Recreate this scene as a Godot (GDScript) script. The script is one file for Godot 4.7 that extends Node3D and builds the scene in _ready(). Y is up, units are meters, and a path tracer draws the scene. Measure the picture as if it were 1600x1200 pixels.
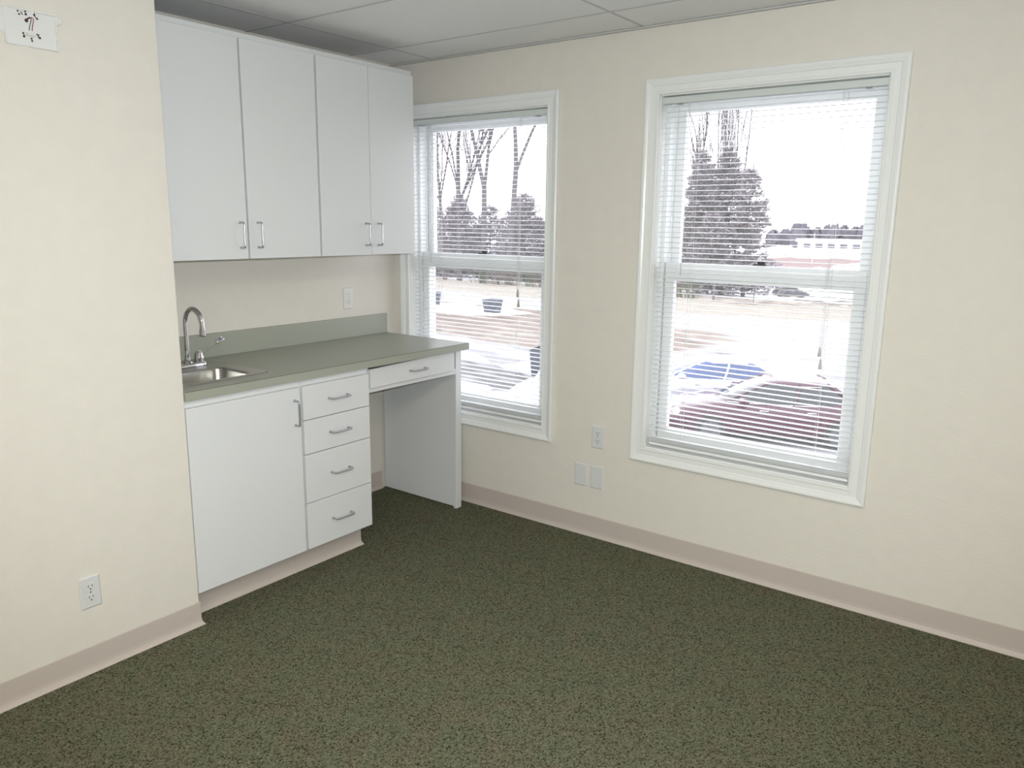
extends Node3D
# ---------------------------------------------------------------- numbers of the place (metres; x = 0 is the window wall, z = 0 the wall behind the cabinets)
const CEIL := 2.352
const X_CORNER := -1.688      # outside corner of the left wall
const Z_LEFT := 0.611         # face of the left wall
const X_MIN := -5.2
const Z_MAX := 5.15
const W1 := [0.052, 1.095]    # outer edges of the two window casings along z
const W2 := [1.541, 2.582]
const WY := [0.444, 2.137]
const CAS := 0.066
const TROFFERS := [[-3.348, 2.735], [-4.567, 2.735]]

var M := {}
var taken := {}
var rng := RandomNumberGenerator.new()

func _ready() -> void:
	setup_camera_and_light()
	make_materials()
	build_room()
	build_windows()
	build_cabinets()
	build_counter()
	build_wall_fittings()
	build_blinds()
	build_outside()

func setup_camera_and_light() -> void:
	var cam := Camera3D.new()
	cam.name = "camera"
	cam.rotation_order = EULER_ORDER_YXZ
	cam.position = Vector3(-3.1951, 1.5284, 3.2092)
	cam.rotation = Vector3(-0.2032, -0.9317, 0.0124)
	cam.fov = rad_to_deg(2.0 * atan(600.0 / 1221.556))
	cam.near = 0.05
	cam.far = 3000.0
	add_child(cam)
	var sky_mat := ProceduralSkyMaterial.new()
	sky_mat.sky_top_color = Color(0.95, 0.96, 1.0)
	sky_mat.sky_horizon_color = Color(0.98, 0.97, 1.0)
	sky_mat.ground_horizon_color = Color(0.8, 0.8, 0.82)
	sky_mat.ground_bottom_color = Color(0.7, 0.7, 0.72)
	var sky := Sky.new()
	sky.sky_material = sky_mat
	var env := Environment.new()
	env.background_mode = Environment.BG_SKY
	env.sky = sky
	env.background_energy_multiplier = 4.4
	env.ambient_light_source = Environment.AMBIENT_SOURCE_DISABLED
	env.tonemap_mode = Environment.TONE_MAPPER_LINEAR
	env.tonemap_exposure = 1.06
	env.sdfgi_enabled = true
	env.ssao_enabled = true
	env.ssil_enabled = true
	# the photographer's flash, just above and right of the lens (its glints sit at camera height on the casings and the faucet)
	var flash := SpotLight3D.new()
	flash.name = "camera_flash"
	flash.position = Vector3(-3.18, 1.58, 3.23)
	flash.rotation_order = EULER_ORDER_YXZ
	flash.rotation = Vector3(-0.02, -0.9317, 0.0)
	flash.spot_angle = 56.0
	flash.spot_angle_attenuation = 0.8
	flash.spot_range = 40.0
	flash.light_energy = 4.4
	flash.light_size = 0.012
	flash.light_color = Color(0.955, 0.985, 1.0)
	flash.shadow_enabled = true
	add_child(flash)
	var we := WorldEnvironment.new()
	we.name = "world_environment"
	we.environment = env
	add_child(we)

# ---------------------------------------------------------------- helpers
func stool() -> SurfaceTool:
	var s := SurfaceTool.new()
	s.begin(Mesh.PRIMITIVE_TRIANGLES)
	return s

func obj(called: String, s: SurfaceTool, mat: Material, parent: Node = null) -> MeshInstance3D:
	var o := MeshInstance3D.new()
	o.mesh = s.commit()
	o.material_override = mat
	return put(o, called, parent)

func put(o: Node3D, called: String, parent: Node = null) -> Node3D:
	if parent == null:
		o.name = numbered(called)
		add_child(o)
	else:
		o.name = called
		parent.add_child(o, true)
	return o

func part_of(mesh: Mesh, called: String, mat: Material, parent: Node, at := Transform3D.IDENTITY) -> MeshInstance3D:
	var o := MeshInstance3D.new()
	o.mesh = mesh
	o.material_override = mat
	o.transform = at
	return put(o, called, parent)

func numbered(called: String) -> String:
	var n: int = taken.get(called, 0)
	taken[called] = n + 1
	return called if n == 0 else "%s_%03d" % [called, n]

func thing(called: String, label: String, category: String, at := Vector3.ZERO, turn := 0.0, group := "") -> Node3D:
	var o := Node3D.new()
	put(o, called)
	o.position = at
	o.rotation.y = turn
	return tag(o, label, category, group)

func tag(o: Node, label: String, category: String, group := "") -> Node:
	o.set_meta("label", label)
	o.set_meta("category", category)
	if group:
		o.set_meta("group", group)
	return o

func structure(o: Node, label := "") -> Node:
	o.set_meta("kind", "structure")
	if label:
		o.set_meta("label", label)
	return o

func tri(s: SurfaceTool, a: Vector3, b: Vector3, c: Vector3, out: Vector3) -> void:
	var n := (b - a).cross(c - a)
	if n.length_squared() < 1e-16:
		return
	n = n.normalized()
	if n.dot(out) < 0.0:
		n = -n
		var t := b
		b = c
		c = t
	for v in [a, c, b]:
		s.set_normal(n)
		s.add_vertex(v)

func quad(s: SurfaceTool, a: Vector3, b: Vector3, c: Vector3, d: Vector3, out: Vector3) -> void:
	tri(s, a, b, c, out)
	tri(s, a, c, d, out)

func box(s: SurfaceTool, lo: Vector3, hi: Vector3, bev := 0.0, xf := Transform3D.IDENTITY) -> void:
	var c := (lo + hi) * 0.5
	var h := (hi - lo).abs() * 0.5
	var b: float = minf(bev, minf(h.x, minf(h.y, h.z)) * 0.9)
	var P := func(sx: float, sy: float, sz: float, axis: int) -> Vector3:
		var v := Vector3(sx * (h.x - b), sy * (h.y - b), sz * (h.z - b))
		v[axis] += [sx, sy, sz][axis] * b
		return xf * (c + v)
	for axis in 3:
		var i: int = (axis + 1) % 3
		var j: int = (axis + 2) % 3
		for sg in [-1.0, 1.0]:
			var q := []
			for k in [[-1.0, -1.0], [1.0, -1.0], [1.0, 1.0], [-1.0, 1.0]]:
				var sv := [0.0, 0.0, 0.0]
				sv[axis] = sg
				sv[i] = k[0]
				sv[j] = k[1]
				q.append(P.call(sv[0], sv[1], sv[2], axis))
			var n := Vector3.ZERO
			n[axis] = sg
			quad(s, q[0], q[1], q[2], q[3], xf.basis * n)
		if b > 0.0:
			for s1 in [-1.0, 1.0]:
				for s2 in [-1.0, 1.0]:
					var pts := []
					for t in [-1.0, 1.0]:
						var sv := [0.0, 0.0, 0.0]
						sv[axis] = t
						sv[i] = s1
						sv[j] = s2
						pts.append(P.call(sv[0], sv[1], sv[2], i))
						pts.append(P.call(sv[0], sv[1], sv[2], j))
					var n := Vector3.ZERO
					n[i] = s1
					n[j] = s2
					quad(s, pts[0], pts[1], pts[3], pts[2], xf.basis * n)
	if b > 0.0:
		for sx in [-1.0, 1.0]:
			for sy in [-1.0, 1.0]:
				for sz in [-1.0, 1.0]:
					tri(s, P.call(sx, sy, sz, 0), P.call(sx, sy, sz, 1), P.call(sx, sy, sz, 2), xf.basis * Vector3(sx, sy, sz))

func bx(x0: float, y0: float, z0: float, x1: float, y1: float, z1: float, bev := 0.0) -> SurfaceTool:
	var s := stool()
	box(s, Vector3(x0, y0, z0), Vector3(x1, y1, z1), bev)
	return s

func tube(s: SurfaceTool, pts: Array, radii: Variant, sides := 8, capped := true) -> void:
	var n := pts.size()
	var rings := []
	var dirs := []
	var up := Vector3.UP
	for k in n:
		var d: Vector3 = (pts[mini(k + 1, n - 1)] - pts[maxi(k - 1, 0)]).normalized()
		if k == 0:
			up = Vector3.UP if absf(d.y) < 0.9 else Vector3.RIGHT
		var x := d.cross(up).normalized()
		up = x.cross(d).normalized()
		var r: float = radii[k] if radii is Array else radii
		var ring := []
		var dd := []
		for i in sides:
			var a := TAU * i / sides
			var o: Vector3 = x * cos(a) + up * sin(a)
			ring.append(pts[k] + o * r)
			dd.append(o)
		rings.append(ring)
		dirs.append(dd)
	for k in n - 1:
		for i in sides:
			var j := (i + 1) % sides
			var q := [[rings[k][i], dirs[k][i]], [rings[k + 1][i], dirs[k + 1][i]], [rings[k + 1][j], dirs[k + 1][j]], [rings[k][j], dirs[k][j]]]
			smooth_quad(s, q)
	if capped:
		for e in [0, n - 1]:
			var out: Vector3 = (pts[0] - pts[1]) if e == 0 else (pts[n - 1] - pts[n - 2])
			for i in range(1, sides - 1):
				tri(s, rings[e][0], rings[e][i], rings[e][i + 1], out)

func smooth_quad(s: SurfaceTool, q: Array) -> void:
	var fn: Vector3 = (q[1][0] - q[0][0]).cross(q[2][0] - q[0][0])
	if fn.length_squared() < 1e-18:
		fn = (q[2][0] - q[0][0]).cross(q[3][0] - q[0][0])
	var av: Vector3 = q[0][1] + q[1][1] + q[2][1] + q[3][1]
	var order := [0, 2, 1, 0, 3, 2] if fn.dot(av) > 0.0 else [0, 1, 2, 0, 2, 3]
	for k in order:
		s.set_normal(q[k][1].normalized())
		s.add_vertex(q[k][0])

func lathe(s: SurfaceTool, profile: Array, sides := 20, xf := Transform3D.IDENTITY) -> void:
	# profile: [radius, height] from bottom to top, outside on the right-hand side
	for k in profile.size() - 1:
		var a: Array = profile[k]
		var b: Array = profile[k + 1]
		var nr: float = b[1] - a[1]
		var ny: float = a[0] - b[0]
		var l := sqrt(nr * nr + ny * ny)
		if l < 1e-9:
			continue
		for i in sides:
			var q := []
			for w in [[a, i], [b, i], [b, i + 1], [a, i + 1]]:
				var t: float = TAU * w[1] / sides
				q.append([xf * Vector3(w[0][0] * cos(t), w[0][1], w[0][0] * sin(t)), xf.basis * Vector3(nr / l * cos(t), ny / l, nr / l * sin(t))])
			smooth_quad(s, q)

func ribbon(s: SurfaceTool, a: Array, b: Array, out: Vector3) -> void:
	for k in a.size() - 1:
		quad(s, a[k], a[k + 1], b[k + 1], b[k], out)

func arc_points(center: Vector3, from: Vector3, to: Vector3, steps: int) -> Array:
	# quarter turn: from and to are offsets from the centre at right angles
	var r := []
	for i in steps + 1:
		var t := PI * 0.5 * i / steps
		r.append(center + from * cos(t) + to * sin(t))
	return r

# ---------------------------------------------------------------- materials
func lin(r: float, g: float, b: float) -> Color:
	return Color(r, g, b).linear_to_srgb()

func mat(c: Color, rough := 0.6, metal := 0.0, spec := 0.5) -> StandardMaterial3D:
	var m := StandardMaterial3D.new()
	m.albedo_color = c
	m.roughness = rough
	m.metallic = metal
	m.metallic_specular = spec
	return m

func noise_tex(freq: float, c0: Color, c1: Color, size := 512, kind := FastNoiseLite.TYPE_SIMPLEX_SMOOTH, octaves := 4, sd := 1) -> NoiseTexture2D:
	var n := FastNoiseLite.new()
	n.noise_type = kind
	n.frequency = freq
	n.fractal_octaves = octaves
	n.seed = sd
	var t := NoiseTexture2D.new()
	t.width = size
	t.height = size
	t.seamless = true
	t.noise = n
	var g := Gradient.new()
	g.set_color(0, c0)
	g.set_color(1, c1)
	t.color_ramp = g
	return t

func relief(freq: float, strength: float, sd := 3) -> NoiseTexture2D:
	var n := FastNoiseLite.new()
	n.frequency = freq
	n.seed = sd
	n.fractal_octaves = 3
	var t := NoiseTexture2D.new()
	t.width = 512
	t.height = 512
	t.seamless = true
	t.as_normal_map = true
	t.bump_strength = strength
	t.noise = n
	return t

func triplanar(m: StandardMaterial3D, per_metre: float) -> void:
	m.uv1_triplanar = true
	m.uv1_world_triplanar = true
	m.uv1_scale = Vector3.ONE * per_metre

func make_materials() -> void:
	rng.seed = 11
	var wall := mat(Color.WHITE, 0.75, 0.0, 0.3)
	wall.albedo_texture = noise_tex(0.012, lin(0.735, 0.70, 0.635), lin(0.76, 0.725, 0.655), 512)
	wall.normal_enabled = true
	wall.normal_texture = relief(0.09, 1.2)
	wall.normal_scale = 0.25
	triplanar(wall, 1.6)
	M.wall = wall
	var tile := mat(Color.WHITE, 0.95, 0.0, 0.1)
	tile.albedo_texture = noise_tex(0.35, lin(0.84, 0.835, 0.83), lin(0.90, 0.895, 0.89), 512, FastNoiseLite.TYPE_SIMPLEX, 3, 5)
	tile.normal_enabled = true
	tile.normal_texture = relief(0.25, 3.0, 8)
	tile.normal_scale = 0.5
	triplanar(tile, 2.2)
	M.tile = tile
	M.tee = mat(lin(0.55, 0.55, 0.545), 0.6)
	M.carpet = carpet()
	M.base = mat(lin(0.56, 0.495, 0.45), 0.42, 0.0, 0.45)
	M.cabinet = mat(lin(0.725, 0.735, 0.74), 0.42, 0.0, 0.4)
	M.cabinet.normal_enabled = true
	M.cabinet.normal_texture = relief(0.2, 1.0, 12)
	M.cabinet.normal_scale = 0.06
	triplanar(M.cabinet, 5.0)
	M.frame_edge = mat(lin(0.60, 0.60, 0.60), 0.5)
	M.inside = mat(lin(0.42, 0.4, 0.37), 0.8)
	var top := mat(Color.WHITE, 0.36, 0.0, 0.5)
	top.albedo_texture = noise_tex(0.22, lin(0.245, 0.255, 0.205), lin(0.49, 0.505, 0.43), 512, FastNoiseLite.TYPE_SIMPLEX, 3, 9)
	triplanar(top, 3.2)
	M.counter = top
	M.seam = mat(lin(0.07, 0.06, 0.045), 0.6)
	M.steel = mat(lin(0.47, 0.46, 0.43), 0.28, 1.0)
	M.steel.normal_enabled = true
	M.steel.normal_texture = relief(0.3, 0.6, 21)
	M.steel.normal_scale = 0.08
	triplanar(M.steel, 6.0)
	M.chrome = mat(lin(0.78, 0.78, 0.80), 0.07, 1.0)
	M.nickel = mat(lin(0.50, 0.50, 0.53), 0.3, 1.0)
	M.trim = mat(lin(0.83, 0.845, 0.83), 0.25, 0.0, 0.5)
	M.vinyl = mat(lin(0.82, 0.84, 0.84), 0.35, 0.0, 0.5)
	M.slat = mat(lin(0.86, 0.87, 0.87), 0.35, 0.0, 0.5)
	M.rail = mat(lin(0.66, 0.70, 0.68), 0.4, 0.0, 0.5)
	M.cord = mat(lin(0.72, 0.72, 0.70), 0.8)
	M.plate = mat(lin(0.68, 0.69, 0.685), 0.35, 0.0, 0.5)
	M.plate_warm = mat(lin(0.72, 0.71, 0.66), 0.35, 0.0, 0.5)
	M.plate_bright = mat(lin(0.75, 0.755, 0.735), 0.4, 0.0, 0.5)
	M.black = mat(lin(0.02, 0.02, 0.022), 0.5)
	M.slot = mat(lin(0.035, 0.03, 0.03), 0.7)
	M.lock = mat(lin(0.05, 0.05, 0.055), 0.4)
	M.wire_red = mat(lin(0.30, 0.03, 0.07), 0.5)
	M.wire_dark = mat(lin(0.035, 0.015, 0.04), 0.5)
	M.blue_dot = mat(lin(0.08, 0.12, 0.4), 0.4)
	M.tassel = mat(lin(0.55, 0.53, 0.50), 0.3)
	M.tassel_tan = mat(lin(0.42, 0.36, 0.24), 0.4)
	var glass := mat(Color(0.95, 0.98, 0.97, 0.05), 0.02, 0.0, 0.5)
	glass.transparency = BaseMaterial3D.TRANSPARENCY_ALPHA
	M.glass = glass
	var wand := mat(Color(0.9, 0.92, 0.92, 0.35), 0.1, 0.0, 0.5)
	wand.transparency = BaseMaterial3D.TRANSPARENCY_ALPHA
	M.wand = wand
	var lamp := mat(Color(0.95, 0.95, 0.92), 0.6)
	lamp.emission_enabled = true
	lamp.emission = Color(1.0, 0.97, 0.9)
	lamp.emission_energy_multiplier = 3.0
	M.lamp = lamp
	M.bin = mat(lin(0.018, 0.02, 0.036), 0.6)

func carpet() -> StandardMaterial3D:
	# looped pile: every cell is one loop of yarn in one of the carpet's yarn colours
	var side := 768
	var cells := 168
	var yarn := [lin(0.20, 0.203, 0.145), lin(0.172, 0.177, 0.126), lin(0.215, 0.20, 0.15), lin(0.055, 0.057, 0.038), lin(0.265, 0.263, 0.195), lin(0.105, 0.108, 0.076), lin(0.19, 0.178, 0.130), lin(0.155, 0.162, 0.116), lin(0.235, 0.231, 0.17), lin(0.19, 0.196, 0.142), lin(0.125, 0.127, 0.09)]
	var r := RandomNumberGenerator.new()
	r.seed = 5
	var px := PackedFloat32Array()
	var py := PackedFloat32Array()
	var pc := PackedInt32Array()
	for i in cells * cells:
		px.append(r.randf_range(0.12, 0.88))
		py.append(r.randf_range(0.12, 0.88))
		pc.append(r.randi_range(0, yarn.size() - 1))
	var im := Image.create(side, side, false, Image.FORMAT_RGB8)
	var hi := Image.create(side, side, false, Image.FORMAT_RGB8)
	var k := float(cells) / side
	for y in side:
		var fy := y * k
		var cy := int(fy)
		for x in side:
			var fx := x * k
			var cx := int(fx)
			var best := 9.0
			var who := 0
			for dy in [-1, 0, 1]:
				for dx in [-1, 0, 1]:
					var at: int = posmod(cy + dy, cells) * cells + posmod(cx + dx, cells)
					var ex: float = cx + dx + px[at] - fx
					var ey: float = cy + dy + py[at] - fy
					var d: float = ex * ex + ey * ey
					if d < best:
						best = d
						who = at
			im.set_pixel(x, y, yarn[pc[who]])
			var h := clampf(1.0 - best * 1.5, 0.0, 1.0)
			hi.set_pixel(x, y, Color(h, h, h))
	var m := mat(Color.WHITE, 0.95, 0.0, 0.1)
	m.albedo_texture = ImageTexture.create_from_image(im)
	m.heightmap_enabled = true
	m.heightmap_texture = ImageTexture.create_from_image(hi)
	m.heightmap_scale = 0.6
	triplanar(m, 1.4)
	# broad drifts of browner and greener yarn
	m.detail_enabled = true
	m.detail_albedo = noise_tex(0.02, Color(0.94, 0.985, 0.93), Color(1.0, 0.96, 0.93), 512, FastNoiseLite.TYPE_SIMPLEX_SMOOTH, 5, 31)
	m.detail_blend_mode = BaseMaterial3D.BLEND_MODE_MUL
	m.detail_uv_layer = BaseMaterial3D.DETAIL_UV_2
	m.uv2_triplanar = true
	m.uv2_world_triplanar = true
	m.uv2_scale = Vector3.ONE * 0.6
	return m

# ---------------------------------------------------------------- the room
func build_room() -> void:
	structure(obj("floor", bx(X_MIN - 0.1, -0.12, -0.15, 0.2, 0.0, Z_MAX + 0.1), M.carpet), "olive green looped carpet floor")
	# window wall with two openings
	var s := stool()
	var o1 := [W1[0] + CAS - 0.012, W1[1] - CAS + 0.012]
	var o2 := [W2[0] + CAS - 0.012, W2[1] - CAS + 0.012]
	var oy := [WY[0] + CAS - 0.012, WY[1] - CAS + 0.012]
	var x1 := 0.17
	for r in [[-0.15, o1[0], 0.0, 2.55], [o1[1], o2[0], 0.0, 2.55], [o2[1], Z_MAX + 0.1, 0.0, 2.55], [o1[0], o1[1], 0.0, oy[0]], [o1[0], o1[1], oy[1], 2.55], [o2[0], o2[1], 0.0, oy[0]], [o2[0], o2[1], oy[1], 2.55]]:
		box(s, Vector3(0.0, r[2], r[0]), Vector3(x1, r[3], r[1]))
	structure(obj("wall_right", s, M.wall), "cream painted wall with two windows")
	structure(obj("wall_back", bx(X_CORNER - 0.15, 0.0, -0.15, 0.0, 2.55, 0.0), M.wall), "cream painted wall behind the cabinets")
	s = stool()
	box(s, Vector3(X_MIN, 0.0, Z_LEFT - 0.14), Vector3(X_CORNER, 2.55, Z_LEFT), 0.003)
	box(s, Vector3(X_CORNER - 0.14, 0.0, 0.0), Vector3(X_CORNER - 0.0005, 2.55, Z_LEFT - 0.14))
	structure(obj("wall_left", s, M.wall), "cream painted wall ending at the cabinet alcove")
	structure(obj("wall_front", bx(X_MIN, 0.0, Z_MAX, 0.0, 2.55, Z_MAX + 0.1), M.wall), "cream painted wall behind the viewer")
	structure(obj("wall_far_left", bx(X_MIN - 0.1, 0.0, Z_LEFT - 0.14, X_MIN, 2.55, Z_MAX + 0.1), M.wall), "cream painted end wall")
	build_ceiling()
	build_baseboards()

func build_ceiling() -> void:
	var c := Node3D.new()
	put(c, "ceiling")
	structure(c, "white suspended ceiling of lay-in tiles")
	obj("ceiling_slab", bx(X_MIN - 0.1, 2.44, -0.15, 0.17, 2.56, Z_MAX + 0.1), M.tile, c)
	var xs := [0.0]
	var x := -0.300
	while x > X_MIN:
		xs.append(x)
		x -= 0.6096
	xs.append(X_MIN)
	var zs := [0.0]
	var z := 0.297
	while z < Z_MAX:
		zs.append(z)
		z += 1.219
	zs.append(Z_MAX)
	var g := 0.007
	var lights := []
	for t in TROFFERS:
		lights.append(Vector2(t[0], t[1]))
	for i in xs.size() - 1:
		for j in zs.size() - 1:
			var is_light := false
			for t in lights:
				if absf(xs[i + 1] - t.x) < 0.02 and absf(zs[j] - t.y) < 0.02:
					is_light = true
			if is_light:
				continue
			obj("ceiling_tile", bx(xs[i + 1] + g, CEIL + 0.0012, zs[j] + g, xs[i] - g, CEIL + 0.018, zs[j + 1] - g), M.tile, c)
	for k in range(1, xs.size() - 1):
		obj("grid_tee", bx(xs[k] - 0.0069, CEIL, 0.0, xs[k] + 0.0069, CEIL + 0.03, Z_MAX), M.tee, c)
	for k in range(1, zs.size() - 1):
		obj("cross_tee", bx(X_MIN, CEIL + 0.0004, zs[k] - 0.0069, 0.0, CEIL + 0.029, zs[k] + 0.0069), M.tee, c)
	structure(obj("trim_1", bx(-0.02, 2.3455, 0.0, 0.0, CEIL - 0.0005, Z_MAX), M.tee), "metal wall angle where ceiling meets window wall")
	structure(obj("trim_2", bx(X_MIN, 2.3455, Z_LEFT, X_CORNER, CEIL - 0.0005, Z_LEFT + 0.02), M.tee), "metal wall angle above the left wall")
	var names := ["recessed fluorescent ceiling panel straight above the viewer", "recessed fluorescent ceiling panel beside the far end wall"]
	var k := 0
	for t in TROFFERS:
		var f := thing("ceiling_light", names[k], "ceiling light", Vector3(t[0] + 0.3048, CEIL, t[1] + 0.6095))
		var s := stool()
		for e in [[-0.30, -0.6, -0.27, 0.6], [0.27, -0.6, 0.30, 0.6], [-0.27, -0.6, 0.27, -0.57], [-0.27, 0.57, 0.27, 0.6]]:
			box(s, Vector3(e[0], 0.0, e[1]), Vector3(e[2], 0.05, e[3]))
		box(s, Vector3(-0.30, 0.05, -0.6), Vector3(0.30, 0.06, 0.6))
		obj("housing", s, M.tee, f)
		obj("diffuser", bx(-0.27, 0.008, -0.57, 0.27, 0.014, 0.57), M.lamp, f)
		var l := AreaLight3D.new()
		l.name = "panel_light"
		l.area_size = Vector2(0.54, 1.14)
		l.light_energy = 3.0
		l.light_color = Color(1.0, 0.975, 0.93)
		l.area_range = 12.0
		l.shadow_enabled = true
		l.rotation_degrees.x = -90.0
		l.position = Vector3(0, -0.002, 0)
		f.add_child(l)
		k += 1

func base_profile(at: Vector3, out: Vector3, h: float) -> Array:
	# vinyl cove base: thin sheet, flared toe
	var r := []
	for p in [[0.0, h], [0.0028, h - 0.0012], [0.0032, h - 0.004], [0.0032, 0.030], [0.0045, 0.018], [0.0085, 0.008], [0.0135, 0.002], [0.0135, 0.0], [0.0, 0.0]]:
		r.append(at + out * p[0] + Vector3.UP * p[1])
	return r

func base_run(s: SurfaceTool, pts: Array, outs: Array, h: float) -> void:
	# outs: direction of the offset at each corner (mitred)
	for k in pts.size() - 1:
		var a := base_profile(pts[k], outs[k], h)
		var b := base_profile(pts[k + 1], outs[k + 1], h)
		var n: Vector3 = (outs[k] + outs[k + 1]).normalized()
		for i in a.size() - 1:
			quad(s, a[i], a[i + 1], b[i + 1], b[i], n + Vector3.UP * 0.6)
	for e in [0, pts.size() - 1]:
		var a := base_profile(pts[e], outs[e], h)
		var d: Vector3 = (pts[0] - pts[1]) if e == 0 else (pts[e] - pts[e - 1])
		for i in range(1, a.size() - 2):
			tri(s, a[a.size() - 1], a[i], a[i + 1], d)

func build_baseboards() -> void:
	var s := stool()
	var zt := 0.522
	base_run(s, [Vector3(X_MIN, 0, Z_LEFT), Vector3(X_CORNER, 0, Z_LEFT), Vector3(X_CORNER, 0, zt + 0.004)], [Vector3(0, 0, 1), Vector3(1, 0, 1), Vector3(1, 0, 0)], 0.094)
	structure(obj("baseboard_left", s, M.base), "taupe vinyl cove base along the left wall")
	s = stool()
	base_run(s, [Vector3(0, 0, 0.0), Vector3(0, 0, Z_MAX)], [Vector3(-1, 0, 0), Vector3(-1, 0, 0)], 0.106)
	structure(obj("baseboard_right", s, M.base), "taupe vinyl cove base under the windows")
	s = stool()
	base_run(s, [Vector3(-0.765, 0, 0), Vector3(-0.141, 0, 0)], [Vector3(0, 0, 1), Vector3(0, 0, 1)], 0.106)
	structure(obj("baseboard_back", s, M.base), "taupe vinyl cove base in the knee space")

# ---------------------------------------------------------------- windows
func frame_ring(s: SurfaceTool, x: float, y0: float, z0: float, y1: float, z1: float, prof: Array) -> void:
	# mitred frame round the opening; prof: [outward offset from the opening, distance into the room]
	var cs := [[y0, z0, -1, -1], [y0, z1, -1, 1], [y1, z1, 1, 1], [y1, z0, 1, -1]]
	for k in 4:
		frame_side(s, x, cs[k], cs[(k + 1) % 4], prof)

func frame_side(s: SurfaceTool, x: float, a: Array, b: Array, prof: Array) -> void:
	var pa := []
	var pb := []
	for p in prof:
		pa.append(Vector3(x - p[1], a[0] + a[2] * p[0], a[1] + a[3] * p[0]))
		pb.append(Vector3(x - p[1], b[0] + b[2] * p[0], b[1] + b[3] * p[0]))
	var inward := Vector3(0, -(a[2] + b[2]) * 0.5, -(a[3] + b[3]) * 0.5)
	for i in pa.size() - 1:
		var du: float = prof[i + 1][0] - prof[i][0]
		var dt: float = prof[i + 1][1] - prof[i][1]
		quad(s, pa[i], pa[i + 1], pb[i + 1], pb[i], Vector3(-1, 0, 0) * du + inward * dt)

func build_windows() -> void:
	make_window("window_1", W1[0], W1[1], "white double-hung window half hidden by the counter")
	make_window("window_2", W2[0], W2[1], "white double-hung window in the middle of the wall")

func make_window(called: String, z0: float, z1: float, label: String) -> void:
	var w := Node3D.new()
	put(w, called)
	structure(w, label)
	var iy0: float = WY[0] + CAS
	var iy1: float = WY[1] - CAS
	var iz0 := z0 + CAS
	var iz1 := z1 - CAS
	var prof := [[0.0, 0.0], [0.0, 0.011], [0.003, 0.014], [0.010, 0.014], [0.013, 0.0115], [0.034, 0.0115], [0.038, 0.015], [0.044, 0.0165], [0.050, 0.0195], [0.057, 0.0215], [0.062, 0.021], [0.066, 0.018], [0.066, 0.0]]
	var cs := [[iy0, iz0, -1, -1], [iy0, iz1, -1, 1], [iy1, iz1, 1, 1], [iy1, iz0, 1, -1]]
	for k in 4:
		var s := stool()
		frame_side(s, 0.0, cs[k], cs[(k + 1) % 4], prof)
		obj("casing", s, M.trim, w)
	# jamb boards, 5 mm inside the casing
	var r := 0.005
	obj("jamb", bx(0.0, iy0, iz0 - 0.012, 0.17, iy1, iz0 + r, 0.001), M.trim, w)
	obj("jamb", bx(0.0, iy0, iz1 - r, 0.17, iy1, iz1 + 0.012, 0.001), M.trim, w)
	obj("head_jamb", bx(0.0, iy1 - r, iz0 - 0.012, 0.17, iy1 + 0.012, iz1 + 0.012, 0.001), M.trim, w)
	obj("window_sill", bx(0.0, iy0 - 0.012, iz0 - 0.012, 0.17, iy0 + r, iz1 + 0.012, 0.001), M.trim, w)
	# vinyl tracks and stops
	for e in [[iz0 + r, iz0 + 0.024, iz0 + 0.036], [iz1 - r, iz1 - 0.024, iz1 - 0.036]]:
		var lo: float = minf(e[0], e[1])
		var hi: float = maxf(e[0], e[1])
		var s := stool()
		box(s, Vector3(0.062, iy0 + r, lo), Vector3(0.168, iy1 - r, hi), 0.001)
		lo = minf(e[0], e[2])
		hi = maxf(e[0], e[2])
		box(s, Vector3(0.153, iy0 + r, lo), Vector3(0.168, iy1 - r, hi), 0.001)
		box(s, Vector3(0.106, iy0 + r, lo + 0.002), Vector3(0.113, iy1 - r, hi - 0.004), 0.001)
		obj("sash_track", s, M.vinyl, w)
	obj("sill_step", bx(0.062, iy0 + r, iz0 + 0.024, 0.168, iy0 + 0.022, iz1 - 0.024, 0.002), M.vinyl, w)
	obj("head_stop", bx(0.105, iy1 - 0.028, iz0 + 0.024, 0.168, iy1 - r, iz1 - 0.024, 0.002), M.vinyl, w)
	var f0 := iz0 + 0.027
	var f1 := iz1 - 0.027
	sash("lower_sash", w, 0.072, 0.102, iy0 + 0.024, 1.362, f0, f1, 0.047, 0.064, 0.080)
	sash("upper_sash", w, 0.118, 0.148, 1.292, iy1 - 0.026, f0, f1, 0.044, 0.066, 0.038)
	var zc := (z0 + z1) * 0.5
	var s := stool()
	box(s, Vector3(0.074, 1.3625, zc - 0.028), Vector3(0.100, 1.372, zc + 0.028), 0.002)
	box(s, Vector3(0.080, 1.372, zc - 0.012), Vector3(0.096, 1.384, zc + 0.02), 0.003)
	obj("sash_lock", s, M.lock, w)

func sash(called: String, w: Node3D, x0: float, x1: float, y0: float, y1: float, z0: float, z1: float, stile: float, low: float, high: float) -> void:
	var d := Node3D.new()
	put(d, called, w)
	for e in [[z0, z0 + stile], [z1 - stile, z1]]:
		obj("stile", bx(x0, y0, e[0], x1, y1, e[1], 0.003), M.vinyl, d)
	for e in [[y0, y0 + low], [y1 - high, y1]]:
		obj("rail", bx(x0 + 0.0005, e[0], z0 + stile - 0.004, x1 - 0.0005, e[1], z1 - stile + 0.004, 0.003), M.vinyl, d)
	var xm := (x0 + x1) * 0.5
	obj("pane", bx(xm - 0.002, y0 + low - 0.006, z0 + stile - 0.006, xm + 0.002, y1 - high + 0.006, z1 - stile + 0.006), M.glass, d)

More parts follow.
